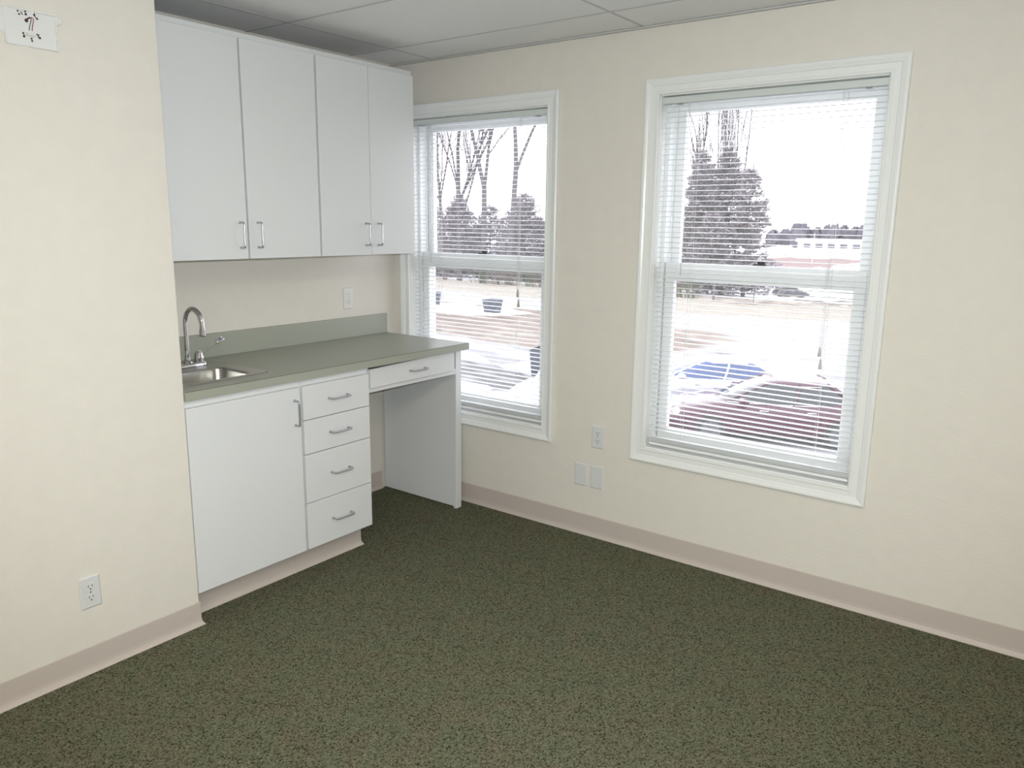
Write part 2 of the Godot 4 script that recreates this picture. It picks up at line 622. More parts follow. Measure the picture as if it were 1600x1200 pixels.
# ---------------------------------------------------------------- blinds
func slat_mesh(length: float) -> Mesh:
	# crowned aluminium slat, 25 mm wide, tilted a little towards the room
	var s := stool()
	var n := 6
	var top := []
	var low := []
	var nt := []
	for i in n + 1:
		var u := -0.0125 + 0.025 * i / n
		var y := 0.0019 * (1.0 - pow(u / 0.0125, 2.0)) + u * 0.02
		top.append(Vector2(u, y + 0.0003))
		low.append(Vector2(u, y - 0.0003))
		nt.append(Vector3(2.0 * 0.0019 * u / (0.0125 * 0.0125) - 0.02, 1, 0).normalized())
	var h := length * 0.5
	for i in n:
		for side in [[top, 1.0], [low, -1.0]]:
			var p: Array = side[0]
			smooth_quad(s, [[Vector3(p[i].x, p[i].y, -h), nt[i] * side[1]], [Vector3(p[i + 1].x, p[i + 1].y, -h), nt[i + 1] * side[1]], [Vector3(p[i + 1].x, p[i + 1].y, h), nt[i + 1] * side[1]], [Vector3(p[i].x, p[i].y, h), nt[i] * side[1]]])
		for e in [-h, h]:
			quad(s, Vector3(top[i].x, top[i].y, e), Vector3(top[i + 1].x, top[i + 1].y, e), Vector3(low[i + 1].x, low[i + 1].y, e), Vector3(low[i].x, low[i].y, e), Vector3(0, 0, e))
	for i in [0, n]:
		quad(s, Vector3(top[i].x, top[i].y, -h), Vector3(top[i].x, top[i].y, h), Vector3(low[i].x, low[i].y, h), Vector3(low[i].x, low[i].y, -h), Vector3(-1 if i == 0 else 1, 0, 0))
	return s.commit()

func build_blinds() -> void:
	var iz0: float = W1[0] + CAS + 0.011
	var iz1: float = W1[1] - CAS - 0.011
	var mesh := slat_mesh(iz1 - iz0)
	make_blind(mesh, iz0, iz1, "white slatted blind lowered over the window behind the counter", [0.315, 0.842], 0.852, 1.15, M.tassel_tan, 0.262)
	iz0 = W2[0] + CAS + 0.011
	iz1 = W2[1] - CAS - 0.011
	make_blind(mesh, iz0, iz1, "white slatted blind lowered over the window facing the parked cars", [1.775, 2.362], 2.352, 1.01, M.tassel, 1.737)

func make_blind(mesh: Mesh, z0: float, z1: float, label: String, ladders: Array, z_cord: float, y_cord: float, tassel: Material, z_wand: float) -> void:
	var b := thing("window_blind", label, "blind", Vector3(0.033, 0.515, (z0 + z1) * 0.5))
	var zc := (z0 + z1) * 0.5
	var h := (z1 - z0) * 0.5 + 0.003
	var top: float = WY[1] - CAS - 0.009 - 0.515
	var s := stool()
	box(s, Vector3(-0.0135, top - 0.027, -h), Vector3(0.0135, top, h), 0.0015)
	obj("headrail", s, M.rail, b)
	for e in [-1.0, 1.0]:
		s = stool()
		box(s, Vector3(-0.0155, top - 0.029, e * h - 0.004), Vector3(-0.0135, top + 0.001, e * h + 0.0015), 0.0005)
		obj("bracket", s, M.rail, b)
		s = stool()
		box(s, Vector3(-0.0155, top - 0.0315, e * (h - 0.07) - 0.011), Vector3(0.004, top - 0.0265, e * (h - 0.07) + 0.011), 0.001)
		obj("cord_guide", s, M.nickel, b)
	var y := top - 0.038
	var k := 0
	while y > 0.062:
		var jitter := sin(k * 12.9898) * 0.0004
		part_of(mesh, "slat", M.slat, b, Transform3D(Basis(Vector3.RIGHT, sin(k * 4.1) * 0.0006), Vector3(0, y + jitter, 0)))
		y -= 0.022
		k += 1
	for i in 4:
		part_of(mesh, "slat", M.slat, b, Transform3D(Basis.IDENTITY, Vector3(0, 0.026 + 0.0052 * i + (0.004 if i == 3 else 0.0), 0)))
	obj("bottom_rail", bx(-0.0125, 0.008, -h + 0.004, 0.0125, 0.020, h - 0.004, 0.003), M.slat, b)
	for lz in ladders:
		for dx in [-0.0132, 0.0132]:
			s = stool()
			tube(s, [Vector3(dx, 0.012, lz - zc), Vector3(dx, top - 0.02, lz - zc)], 0.0006, 5)
			obj("ladder_cord", s, M.cord, b)
		s = stool()
		tube(s, [Vector3(-0.0005, 0.012, lz - zc + 0.006), Vector3(-0.0005, top - 0.02, lz - zc + 0.006)], 0.0006, 5)
		obj("lift_cord", s, M.cord, b)
	for e in [[0.0, 0.0, 0.0], [0.008, -0.05, 0.004]]:
		var zz: float = z_cord - zc + e[0]
		var yb: float = y_cord - 0.515 + e[1] + 0.05
		s = stool()
		tube(s, [Vector3(-0.017 - e[2], yb, zz), Vector3(-0.016, top - 0.02, zz - e[0] * 0.5)], 0.0008, 5)
		obj("pull_cord", s, M.cord, b)
		s = stool()
		lathe(s, [[0.0, -0.04], [0.0065, -0.04], [0.0075, -0.036], [0.0035, -0.006], [0.0022, 0.0], [0.0, 0.0]], 12, Transform3D(Basis.IDENTITY, Vector3(-0.017 - e[2], yb, zz)))
		obj("tassel", s, tassel, b)
	s = stool()
	tube(s, [Vector3(-0.02, top - 0.03, z_wand - zc), Vector3(-0.019, top - 0.055, z_wand - zc), Vector3(-0.019, top - 0.75, z_wand - zc)], 0.0032, 6)
	obj("tilt_wand", s, M.wand, b)

# ---------------------------------------------------------------- cabinets
func pull(parent: Node, a: Vector3, b: Vector3, out: Vector3) -> void:
	# bent bar handle between a and b
	var d := (b - a).normalized()
	var pts := [a]
	var rr := 0.009
	var reach := 0.03
	pts.append(a + out * (reach - rr))
	pts.append_array(arc_points(a + out * (reach - rr) + d * rr, -d * rr, out * rr, 4).slice(1))
	pts.append_array(arc_points(b + out * (reach - rr) - d * rr, out * rr, d * rr, 4))
	pts.append(b)
	var s := stool()
	tube(s, pts, 0.0042, 10)
	for p in [a, b]:
		tube(s, [p, p + out * 0.002], 0.0062, 10)
	obj("handle", s, M.nickel, parent)

func build_cabinets() -> void:
	# wall cabinets: two units of two doors
	var zu := 0.406
	var zb := 0.386
	var spec := [
		["white two-door wall cabinet next to the left wall, above the sink", -1.6865, -0.8655, [[-1.676, -1.2415, 1], [-1.2325, -0.868, -1]]],
		["white two-door wall cabinet nearest the windows", -0.8645, -0.2555, [[-0.857, -0.5600, 1], [-0.5565, -0.2625, -1]]]]
	for u in spec:
		var c := thing("wall_cabinet", u[0], "cabinet", Vector3((u[1] + u[2]) * 0.5, 1.37, 0))
		var cx: float = (u[1] + u[2]) * 0.5
		var s := stool()
		box(s, Vector3(u[1] - cx, 0.0, 0.001), Vector3(u[2] - cx, 0.876, zb), 0.0012)
		obj("body", s, M.cabinet, c)
		for d in u[3]:
			var door := obj("door", bx(d[0] - cx, 0.001, zb + 0.001, d[1] - cx, 0.852, zu, 0.0012), M.cabinet, c)
			var hx: float = (d[1] - cx - 0.034) if d[2] > 0 else (d[0] - cx + 0.042)
			pull(door, Vector3(hx, 0.047, zu), Vector3(hx, 0.147, zu), Vector3(0, 0, 1))
	# base cabinet under the sink
	var zd := 0.612
	var zf := 0.593
	var c := thing("base_cabinet", "white single-door base cabinet under the sink", "cabinet", Vector3(-1.43, 0, 0))
	var s := stool()
	var x0 := X_CORNER + 0.0015 + 1.43
	var x1 := -1.1690 + 1.43
	box(s, Vector3(x0, 0.118, 0.001), Vector3(x0 + 0.018, 0.878, zf))
	box(s, Vector3(x1 - 0.018, 0.118, 0.001), Vector3(x1, 0.878, zf))
	box(s, Vector3(x0 + 0.018, 0.118, 0.001), Vector3(x1 - 0.018, 0.136, zf))
	box(s, Vector3(x0 + 0.018, 0.136, 0.001), Vector3(x1 - 0.018, 0.7, 0.01))
	box(s, Vector3(x0 + 0.018, 0.845, zf - 0.019), Vector3(x1 - 0.018, 0.878, zf))
	box(s, Vector3(x1 - 0.04, 0.136, zf - 0.019), Vector3(x1 - 0.018, 0.845, zf))
	obj("body", s, M.cabinet, c)
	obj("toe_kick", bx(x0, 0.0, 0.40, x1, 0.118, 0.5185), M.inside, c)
	s = stool()
	base_run(s, [Vector3(x0, 0, 0.5185), Vector3(x1, 0, 0.5185)], [Vector3(0, 0, 1), Vector3(0, 0, 1)], 0.115)
	obj("toe_base", s, M.base, c)
	var door := obj("door", bx(x0 + 0.001, 0.1265, zf + 0.001, -1.1757 + 1.43, 0.8500, zd, 0.0012), M.cabinet, c)
	pull(door, Vector3(-1.205 + 1.43, 0.694, zd), Vector3(-1.205 + 1.43, 0.798, zd), Vector3(0, 0, 1))
	# drawer unit
	c = thing("drawer_cabinet", "white base cabinet with a stack of four drawers", "cabinet", Vector3(-0.98, 0, 0))
	s = stool()
	x0 = -1.1685 + 0.98
	x1 = -0.786 + 0.98
	box(s, Vector3(x0, 0.118, 0.001), Vector3(x1, 0.8785, zf), 0.001)
	obj("body", s, M.cabinet, c)
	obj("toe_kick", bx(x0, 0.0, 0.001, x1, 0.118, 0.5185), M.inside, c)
	s = stool()
	base_run(s, [Vector3(x0, 0, 0.5185), Vector3(x1, 0, 0.5185), Vector3(x1, 0, 0.018)], [Vector3(0, 0, 1), Vector3(1, 0, 1), Vector3(1, 0, 0)], 0.115)
	obj("toe_base", s, M.base, c)
	for d in [[0.7040, 0.8500], [0.5540, 0.7005], [0.3370, 0.5505], [0.1265, 0.3335]]:
		var dr := obj("drawer_front", bx(-1.1617 + 0.98, d[0], zf + 0.001, -0.7905 + 0.98, d[1], zd, 0.0012), M.cabinet, c)
		var ym: float = (d[0] + d[1]) * 0.5 + 0.001
		pull(dr, Vector3(-1.024 + 0.98, ym, zd), Vector3(-0.922 + 0.98, ym, zd), Vector3(0, 0, 1))
	# knee-space desk between the drawers and the window wall
	c = thing("desk_frame", "white knee-space desk frame with one shallow drawer and end panel", "desk", Vector3(-0.44, 0, 0))
	var ox := 0.44
	var zp := 0.567
	s = stool()
	box(s, Vector3(-0.1225 + ox, 0.006, 0.014), Vector3(-0.098 + ox, 0.878, zp - 0.018))
	obj("end_panel", s, M.cabinet, c)
	obj("panel_edge", bx(-0.1346 + ox, 0.0, zp - 0.020, -0.0915 + ox, 0.878, zp, 0.0015), M.cabinet, c)
	obj("stile", bx(-0.7855 + ox, 0.748, zp - 0.019, -0.752 + ox, 0.878, zp, 0.001), M.cabinet, c)
	obj("apron", bx(-0.752 + ox, 0.748, zp - 0.019, -0.135 + ox, 0.776, zp, 0.001), M.cabinet, c)
	s = stool()
	box(s, Vector3(-0.74 + ox, 0.752, 0.12), Vector3(-0.15 + ox, 0.80, zp - 0.021))
	obj("drawer_box", s, M.inside, c)
	# drawer front: its top edge drops to the left
	s = stool()
	var a0 := Vector3(-0.757 + ox, 0.773, 0)
	var pts := [a0, Vector3(-0.168 + ox, 0.773, 0), Vector3(-0.168 + ox, 0.8765, 0), Vector3(-0.757 + ox, 0.8615, 0)]
	var cen := Vector3.ZERO
	for p in pts:
		cen += p * 0.25
	var back := Vector3(0, 0, zp + 0.001)
	var mid := Vector3(0, 0, zp + 0.0178)
	var frontp := Vector3(0, 0, zp + 0.019)
	var fpts := []
	for p in pts:
		fpts.append(p + Vector3(signf(cen.x - p.x), signf(cen.y - p.y), 0) * 0.0012 + frontp)
	quad(s, fpts[0], fpts[1], fpts[2], fpts[3], Vector3(0, 0, 1))
	for i in 4:
		var j: int = (i + 1) % 4
		var out: Vector3 = (pts[i] + pts[j]) * 0.5 - cen
		quad(s, pts[i] + mid, pts[j] + mid, fpts[j], fpts[i], out + Vector3(0, 0, 0.3))
		quad(s, pts[i] + back, pts[j] + back, pts[j] + mid, pts[i] + mid, out)
	quad(s, pts[0] + back, pts[1] + back, pts[2] + back, pts[3] + back, Vector3(0, 0, -1))
	var df := obj("drawer_front", s, M.cabinet, c)
	pull(df, Vector3(-0.495 + ox, 0.8195, zp + 0.019), Vector3(-0.393 + ox, 0.8195, zp + 0.019), Vector3(0, 0, 1))

# ---------------------------------------------------------------- counter, sink, faucet
func build_counter() -> void:
	var y0 := 0.8795
	var y1 := 0.914
	var x0 := X_CORNER + 0.001
	var x1 := -0.0914
	var z1 := 0.62
	var hole := [-1.638, 0.145, -1.262, 0.528]
	var c := thing("countertop", "grey-green speckled laminate countertop with a low backsplash", "countertop", Vector3((x0 + x1) * 0.5, y0, 0.31))
	var o := Vector3((x0 + x1) * 0.5, y0, 0.31)
	var s := stool()
	for r in [[x0, 0.001, hole[0], z1 - 0.002], [hole[2], 0.001, x1, z1 - 0.002], [hole[0], 0.001, hole[2], hole[1]], [hole[0], hole[3], hole[2], z1 - 0.002]]:
		box(s, Vector3(r[0], y0, r[1]) - o, Vector3(r[2], y1, r[3]) - o)
	obj("top", s, M.counter, c)
	s = stool()
	box(s, Vector3(x0, y0 - 0.0003, z1 - 0.002) - o, Vector3(x1 + 0.0015, y1 - 0.0016, z1) - o)
	box(s, Vector3(x1, y0 - 0.0003, 0.001) - o, Vector3(x1 + 0.0015, y1 - 0.0016, z1 - 0.002) - o)
	obj("front_edge", s, M.counter, c)
	s = stool()
	box(s, Vector3(x0, y1 - 0.0015, z1 - 0.002) - o, Vector3(x1 + 0.0015, y1 - 0.0002, z1 - 0.0001) - o)
	box(s, Vector3(x1, y1 - 0.0015, 0.001) - o, Vector3(x1 + 0.0014, y1 - 0.0002, z1 - 0.002) - o)
	obj("edge_seam", s, M.seam, c)
	s = stool()
	box(s, Vector3(x0, y1 + 0.0002, 0.001) - o, Vector3(x1, 1.0205, 0.0195) - o, 0.0008)
	obj("backsplash", s, M.counter, c)
	make_sink()
	make_faucet()

func rrect(cx: float, cz: float, hx: float, hz: float, r: float, y: float, n := 6) -> Array:
	var pts := []
	var corners := [[1, 1, 0.0], [-1, 1, 0.5], [-1, -1, 1.0], [1, -1, 1.5]]
	for k in corners:
		for i in n + 1:
			var a: float = k[2] * PI + PI * 0.5 * i / n
			pts.append(Vector3(cx + k[0] * (hx - r) + cos(a) * r, y, cz + k[1] * (hz - r) + sin(a) * r))
	return pts

func loft(s: SurfaceTool, rings: Array, toward: Vector3, flip := 1.0) -> void:
	# closed rings joined by a smooth skin that faces away from `toward` (or towards it when flip is -1)
	var m := rings.size()
	var n: int = rings[0].size()
	var nrm := []
	for k in m:
		var row := []
		for i in n:
			var v := Vector3.ZERO
			for dk in [-1, 0]:
				if k + dk < 0 or k + dk + 1 >= m:
					continue
				for di in [-1, 0]:
					var a: Vector3 = rings[k + dk][posmod(i + di, n)]
					var b: Vector3 = rings[k + dk][posmod(i + di + 1, n)]
					var c: Vector3 = rings[k + dk + 1][posmod(i + di + 1, n)]
					var d: Vector3 = rings[k + dk + 1][posmod(i + di, n)]
					var f := (c - a).cross(d - b)
					if f.length_squared() > 1e-20:
						f = f.normalized()
						v += f if f.dot(((a + b + c + d) * 0.25 - toward) * flip) > 0.0 else -f
			row.append(v.normalized() if v.length() > 1e-6 else Vector3.UP)
		nrm.append(row)
	for k in m - 1:
		for i in n:
			var j := (i + 1) % n
			smooth_quad(s, [[rings[k][i], nrm[k][i]], [rings[k][j], nrm[k][j]], [rings[k + 1][j], nrm[k + 1][j]], [rings[k + 1][i], nrm[k + 1][i]]])

func make_sink() -> void:
	var y := 0.9145
	var c := thing("sink", "small stainless steel drop-in sink in the countertop", "sink", Vector3(-1.45, y, 0.337))
	var s := stool()
	# rim: outer lip, flat deck, bowl
	var rcx := 0.0
	var ocz := 0.0
	var rings := [rrect(rcx, ocz, 0.2055, 0.2025, 0.03, 0.0002), rrect(rcx, ocz, 0.2050, 0.2020, 0.03, 0.0022), rrect(rcx, ocz, 0.2000, 0.1970, 0.028, 0.0040), rrect(rcx, ocz, 0.1940, 0.1910, 0.026, 0.0026)]
	loft(s, rings, Vector3(0, -0.3, 0), 1.0)
	var bz := 0.050
	var bowl_top := rrect(-0.012, bz, 0.147, 0.116, 0.045, 0.0020)
	loft(s, [rings[3], bowl_top], Vector3(0, -0.3, 0), 1.0)
	obj("rim", s, M.steel, c)
	s = stool()
	var b := []
	for e in [[0.147, 0.116, 0.045, 0.0020], [0.1435, 0.1125, 0.042, -0.0012], [0.142, 0.111, 0.041, -0.008], [0.136, 0.105, 0.04, -0.10], [0.128, 0.097, 0.04, -0.122], [0.108, 0.077, 0.035, -0.130], [0.03, 0.03, 0.03, -0.133]]:
		b.append(rrect(-0.012, bz, e[0], e[1], e[2], e[3]))
	loft(s, b, Vector3(-0.012, 0.05, bz), -1.0)
	obj("bowl", s, M.steel, c)
	s = stool()
	lathe(s, [[0.0, -0.1335], [0.030, -0.1335], [0.040, -0.1325], [0.042, -0.130], [0.034, -0.1295], [0.026, -0.1325], [0.0, -0.1328]], 24, Transform3D(Basis.IDENTITY, Vector3(-0.012, 0.001, bz)))
	obj("drain", s, M.chrome, c)
	for e in [[0.185, 0.185], [-0.15, 0.185]]:
		s = stool()
		lathe(s, [[0.006, 0.0], [0.006, 0.0012], [0.004, 0.0024], [0.0, 0.0028]], 12, Transform3D(Basis.IDENTITY, Vector3(e[0], 0.0030, e[1])))
		obj("dimple", s, M.steel, c)

func make_faucet() -> void:
	var at := Vector3(-1.403, 0.9186, 0.172)
	var c := thing("faucet", "chrome gooseneck faucet with blade handles at the sink", "faucet", at)
	var s := stool()
	loft(s, [rrect(0, 0, 0.080, 0.027, 0.026, 0.0), rrect(0, 0, 0.080, 0.027, 0.026, 0.008), rrect(0, 0, 0.074, 0.022, 0.021, 0.014), rrect(0, 0, 0.05, 0.004, 0.003, 0.015)], Vector3(0, -0.2, 0))
	obj("base_plate", s, M.chrome, c)
	s = stool()
	lathe(s, [[0.0175, 0.012], [0.0175, 0.020], [0.013, 0.026], [0.0125, 0.036], [0.0105, 0.040]], 20)
	obj("collar", s, M.chrome, c)
	s = stool()
	var pts := [Vector3(0, 0.03, 0), Vector3(0, 0.10, 0), Vector3(0, 0.185, 0)]
	for i in range(1, 17):
		var a := PI * i / 16.0
		pts.append(Vector3(0, 0.185 + 0.062 * sin(a), 0.062 - 0.062 * cos(a)))
	pts.append(Vector3(0, 0.170, 0.1245))
	tube(s, pts, 0.0092, 14)
	obj("spout", s, M.chrome, c)
	s = stool()
	lathe(s, [[0.0, -0.022], [0.0118, -0.022], [0.0126, -0.019], [0.0126, 0.002], [0.0093, 0.010]], 18, Transform3D(Basis.IDENTITY, Vector3(0, 0.162, 0.1245)))
	obj("aerator", s, M.chrome, c)
	for e in [-1.0, 1.0]:
		s = stool()
		var hx: float = e * 0.052
		lathe(s, [[0.0195, 0.010], [0.0195, 0.030], [0.0175, 0.040], [0.0165, 0.052], [0.012, 0.060], [0.0, 0.063]], 18, Transform3D(Basis.IDENTITY, Vector3(hx, 0, 0)))
		var h := obj("handle_hub", s, M.chrome, c)
		s = stool()
		var p := []
		var r := []
		for i in 9:
			var t := i / 8.0
			p.append(Vector3(hx + e * (0.012 + 0.088 * t), 0.044 + 0.052 * pow(t, 0.8), 0.0))
			r.append(0.0048)
		tube(s, p, r, 8)
		# flattened paddle at the end of the lever
		var xf := Transform3D(Basis(Vector3(0, 0, 1), e * 0.45) * Basis(Vector3.RIGHT, 0.95), p[8])
		var up := []
		for lev in [-0.003, -0.0015, 0.0015, 0.003]:
			var g := 0.72 if absf(lev) > 0.002 else 1.0
			var ring := []
			for q in rrect(e * 0.002, 0.0, 0.021 * g, 0.0125 * g, 0.009 * g, lev):
				ring.append(xf * q)
			up.append(ring)
		loft(s, up, xf.origin)
		obj("lever", s, M.chrome, h)
		s = stool()
		lathe(s, [[0.0045, 0.0029], [0.0045, 0.0038], [0.0, 0.0041]], 12, xf * Transform3D(Basis.IDENTITY, Vector3(e * 0.004, 0, 0)))
		obj("index_dot", s, M.blue_dot if e > 0 else M.wire_red, h)

# ---------------------------------------------------------------- plates on the walls
func rim_plate(s: SurfaceTool, hx: float, hy: float, d: float) -> void:
	# cover plate in the xy plane, facing +z, with sloped edges
	var a := [Vector3(-hx, -hy, 0), Vector3(hx, -hy, 0), Vector3(hx, hy, 0), Vector3(-hx, hy, 0)]
	var k := 0.0045
	var b := []
	var m := []
	for p in a:
		m.append(p + Vector3(0, 0, d * 0.45))
		b.append(p + Vector3(-signf(p.x) * k, -signf(p.y) * k, d))
	for i in 4:
		var j := (i + 1) % 4
		var out: Vector3 = a[i] + a[j]
		quad(s, a[i], a[j], m[j], m[i], out)
		quad(s, m[i], m[j], b[j], b[i], out + Vector3(0, 0, 0.05))
	quad(s, b[0], b[1], b[2], b[3], Vector3(0, 0, 1))

func outlet(label: String, at: Vector3, turn: float, mt: Material) -> void:
	var o := thing("wall_outlet", label, "outlet", at, turn, "duplex wall outlets")
	var s := stool()
	rim_plate(s, 0.0345, 0.0565, 0.0055)
	obj("cover_plate", s, mt, o)
	for e in [0.0195, -0.0195]:
		s = stool()
		var ring := []
		var r0 := []
		for i in 24:
			var a := TAU * i / 24
			var p := Vector2(cos(a) * 0.0172, sin(a) * 0.0172)
			p.y = clampf(p.y, -0.0138, 0.0138)
			ring.append(Vector3(p.x, p.y + e, 0.0075))
			r0.append(Vector3(p.x, p.y + e, 0.004))
		for i in 24:
			var j := (i + 1) % 24
			quad(s, r0[i], r0[j], ring[j], ring[i], ring[i] - Vector3(0, e, 0))
			tri(s, Vector3(0, e, 0.0075), ring[i], ring[j], Vector3(0, 0, 1))
		var rec := obj("receptacle", s, mt, o)
		for q in [[-0.0063, 0.0036, 0.0042], [0.0063, 0.0036, 0.0034]]:
			s = stool()
			box(s, Vector3(q[0] - 0.0011, e + q[1] - q[2], 0.0070), Vector3(q[0] + 0.0011, e + q[1] + q[2], 0.00765))
			obj("slot", s, M.slot, rec)
		s = stool()
		lathe(s, [[0.0026, -0.0005], [0.0026, 0.0002], [0.0, 0.0002]], 12, Transform3D(Basis(Vector3.RIGHT, PI / 2), Vector3(0, e - 0.0075, 0.0075)))
		obj("ground_hole", s, M.slot, rec)
	s = stool()
	lathe(s, [[0.003, 0.0], [0.0026, 0.0009], [0.0, 0.0012]], 12, Transform3D(Basis(Vector3.RIGHT, PI / 2), Vector3(0, 0, 0.0055)))
	obj("screw", s, M.nickel, o)

func build_wall_fittings() -> void:
	outlet("white duplex outlet low on the left wall above the cove base", Vector3(-2.079, 0.289, Z_LEFT + 0.0003), 0.0, M.plate)
	outlet("white duplex outlet above the countertop backsplash", Vector3(-0.359, 1.122, 0.0003), 0.0, M.plate_warm)
	outlet("white duplex outlet between the windows above two blank plates", Vector3(-0.0003, 0.514, 1.361), -PI / 2, M.plate)
	var names := ["blank white wall plate nearer the counter", "blank white wall plate straight under the outlet between windows"]
	var k := 0
	for z in [1.270, 1.361]:
		var o := thing("blank_plate", names[k], "wall plate", Vector3(-0.0003, 0.310, z), -PI / 2, "blank plates under the outlet")
		var s := stool()
		rim_plate(s, 0.036, 0.0575, 0.0055)
		obj("cover_plate", s, M.plate, o)
		for e in [0.0415, -0.0415]:
			s = stool()
			lathe(s, [[0.003, 0.0], [0.0026, 0.0009], [0.0, 0.0012]], 12, Transform3D(Basis(Vector3.RIGHT, PI / 2), Vector3(0, e, 0.0055)))
			obj("screw", s, M.plate_warm, o)
		k += 1
	make_mounting_plate()

func make_mounting_plate() -> void:
	var o := thing("mounting_plate", "bare white plastic mounting plate with loose wires high on the left wall", "wall plate", Vector3(-2.09, 2.066, Z_LEFT + 0.0003))
	var s := stool()
	box(s, Vector3(-0.062, -0.050, 0), Vector3(0.080, 0.050, 0.004), 0.0012)
	box(s, Vector3(-0.100, -0.020, 0), Vector3(-0.062, 0.050, 0.004), 0.0012)
	obj("plate", s, M.plate_bright, o)
	s = stool()
	for r in [[-0.100, 0.047, -0.060, 0.0515, 0.010], [-0.045, 0.047, 0.012, 0.0515, 0.008], [0.022, 0.046, 0.078, 0.0515, 0.010], [-0.062, -0.0515, -0.02, -0.047, 0.008], [0.0, -0.0515, 0.08, -0.047, 0.010], [0.0765, -0.050, 0.0815, -0.018, 0.011], [0.0765, 0.0, 0.0815, 0.032, 0.010], [-0.064, -0.05, -0.060, -0.022, 0.010]]:
		box(s, Vector3(r[0], r[1], 0.003), Vector3(r[2], r[3], r[4]), 0.001)
	obj("edge_lip", s, M.plate_bright, o)
	s = stool()
	lathe(s, [[0.013, 0.0], [0.013, 0.004], [0.010, 0.007], [0.004, 0.008], [0.0, 0.0065]], 20, Transform3D(Basis(Vector3.RIGHT, PI / 2), Vector3(0.088, 0.037, 0.0)))
	obj("screw_boss", s, M.plate_bright, o)
	for h in [[-0.022, 0.043, 0.0026], [-0.019, 0.035, 0.0028], [-0.002, 0.046, 0.0032], [-0.001, 0.038, 0.0034], [0.022, 0.041, 0.0032], [0.029, 0.031, 0.0028], [-0.013, -0.015, 0.0028], [-0.012, -0.024, 0.0034], [0.025, -0.013, 0.0026], [0.031, -0.021, 0.0034], [0.008, -0.027, 0.0028], [0.009, -0.033, 0.0028]]:
		s = stool()
		lathe(s, [[h[2], 0.0], [h[2], 0.0005], [0.0, 0.0005]], 10, Transform3D(Basis(Vector3.RIGHT, PI / 2), Vector3(h[0], h[1], 0.004)))
		obj("screw_hole", s, M.slot, o)
	for h in [[-0.012, 0.039, 0.4], [0.024, 0.036, 0.7], [-0.012, -0.019, 0.6], [0.028, -0.016, -0.4]]:
		s = stool()
		box(s, Vector3(-0.0012, -0.005, 0.0036), Vector3(0.0012, 0.005, 0.0045), 0.0, Transform3D(Basis(Vector3(0, 0, 1), h[2]), Vector3(h[0], h[1], 0)))
		obj("screw_slot", s, M.slot, o)
	s = stool()
	box(s, Vector3(-0.006, -0.021, 0.004), Vector3(0.017, -0.013, 0.013), 0.001)
	obj("connector", s, M.plate_warm, o)
	for w in [[-0.002, 0.004, M.wire_dark], [0.001, 0.012, M.wire_red]]:
		s = stool()
		var pts := []
		for i in 13:
			var t := i / 12.0
			pts.append(Vector3(lerpf(w[0] - 0.002, w[1], t) + 0.003 * sin(t * PI), 0.022 + 0.013 * sin(t * 2.4) - 0.036 * t * t, 0.004 + 0.022 * sin(PI * minf(t * 1.05, 1.0))))
		tube(s, pts, 0.0011, 6)
		obj("wire", s, w[2], o)
	s = stool()
	lathe(s, [[0.005, 0.0], [0.005, 0.0005], [0.0, 0.0005]], 14, Transform3D(Basis(Vector3.RIGHT, PI / 2), Vector3(-0.001, 0.021, 0.004)))
	obj("wire_hole", s, M.slot, o)

# ---------------------------------------------------------------- outside
func ground_y(x: float) -> float:
	var xs := [0.0, 20.0, 45.0, 90.0, 115.0, 150.0, 300.0, 480.0, 900.0]
	var ys := [-3.2, -3.3, -4.4, -7.0, -8.4, -9.1, -10.0, -10.3, -10.5]
	for i in xs.size() - 1:
		if x <= xs[i + 1]:
			return lerpf(ys[i], ys[i + 1], clampf((x - xs[i]) / (xs[i + 1] - xs[i]), 0.0, 1.0))
	return -10.5

func ground_color(x: float, z: float, n1: FastNoiseLite, n2: FastNoiseLite) -> Color:
	var a := n1.get_noise_2d(x, z)
	var b := n2.get_noise_2d(x, z)
	var snow := Color(0.86, 0.86, 0.90)
	var asphalt := Color(0.22, 0.215, 0.225).lerp(Color(0.30, 0.29, 0.295), 0.5 + b)
	var grass := Color(0.105, 0.08, 0.066).lerp(Color(0.20, 0.16, 0.137), 0.5 + 0.9 * b)
	var sand := Color(0.20, 0.178, 0.145).lerp(Color(0.26, 0.238, 0.205), 0.5 + 0.8 * b)
	var c := asphalt
	if x > 215.0:
		c = snow if (a + 0.12 > 0.0 and not (x < 300.0 and z > -95.0 and z < -60.0)) else Color(0.17, 0.12, 0.11)
	elif x > 118.0:
		c = snow if a > -0.22 else grass
	elif x > 86.0 + 3.0 * a:
		c = snow if (a + b * 0.5 > -0.12) else grass * 0.8
	elif x > 72.0 + 4.0 * a:
		c = sand if a + b > -0.1 else grass
	elif z < -22.0 - 5.0 * a and x < 43.0:
		# lawn in front of the left-hand window, with remains of snow
		c = grass
		if x > 33.5 + a * 3.0 and x < 37.0 + a * 4.0 and z < -25.0:
			c = snow
		elif x > 39.5:
			c = asphalt
	elif z < -12.0 - 3.0 * a and x < 36.0 and x > 22.5 + 2.0 * a:
		c = grass if b + a * 0.6 > -0.22 else sand
	elif z < -8.0 and x < 22.5 and x > 17.5 + 2.0 * a:
		c = snow.lerp(asphalt, 0.5) if b > 0.1 else asphalt * 0.8
	elif z < -6.5 and x <= 18.0 and x > 14.2 + a:
		c = asphalt * 0.3 if b > -0.12 else asphalt * 0.7
	elif x < 15.2 and z < -5.5:
		c = snow if b + 0.2 > 0.0 else Color(0.2, 0.18, 0.17)
	elif x < 31.0 and x > 26.0 + a * 4.0 and z < -10.0:
		c = grass
	else:
		c = sand if x > 52.0 + 5.0 * a else asphalt
	return c

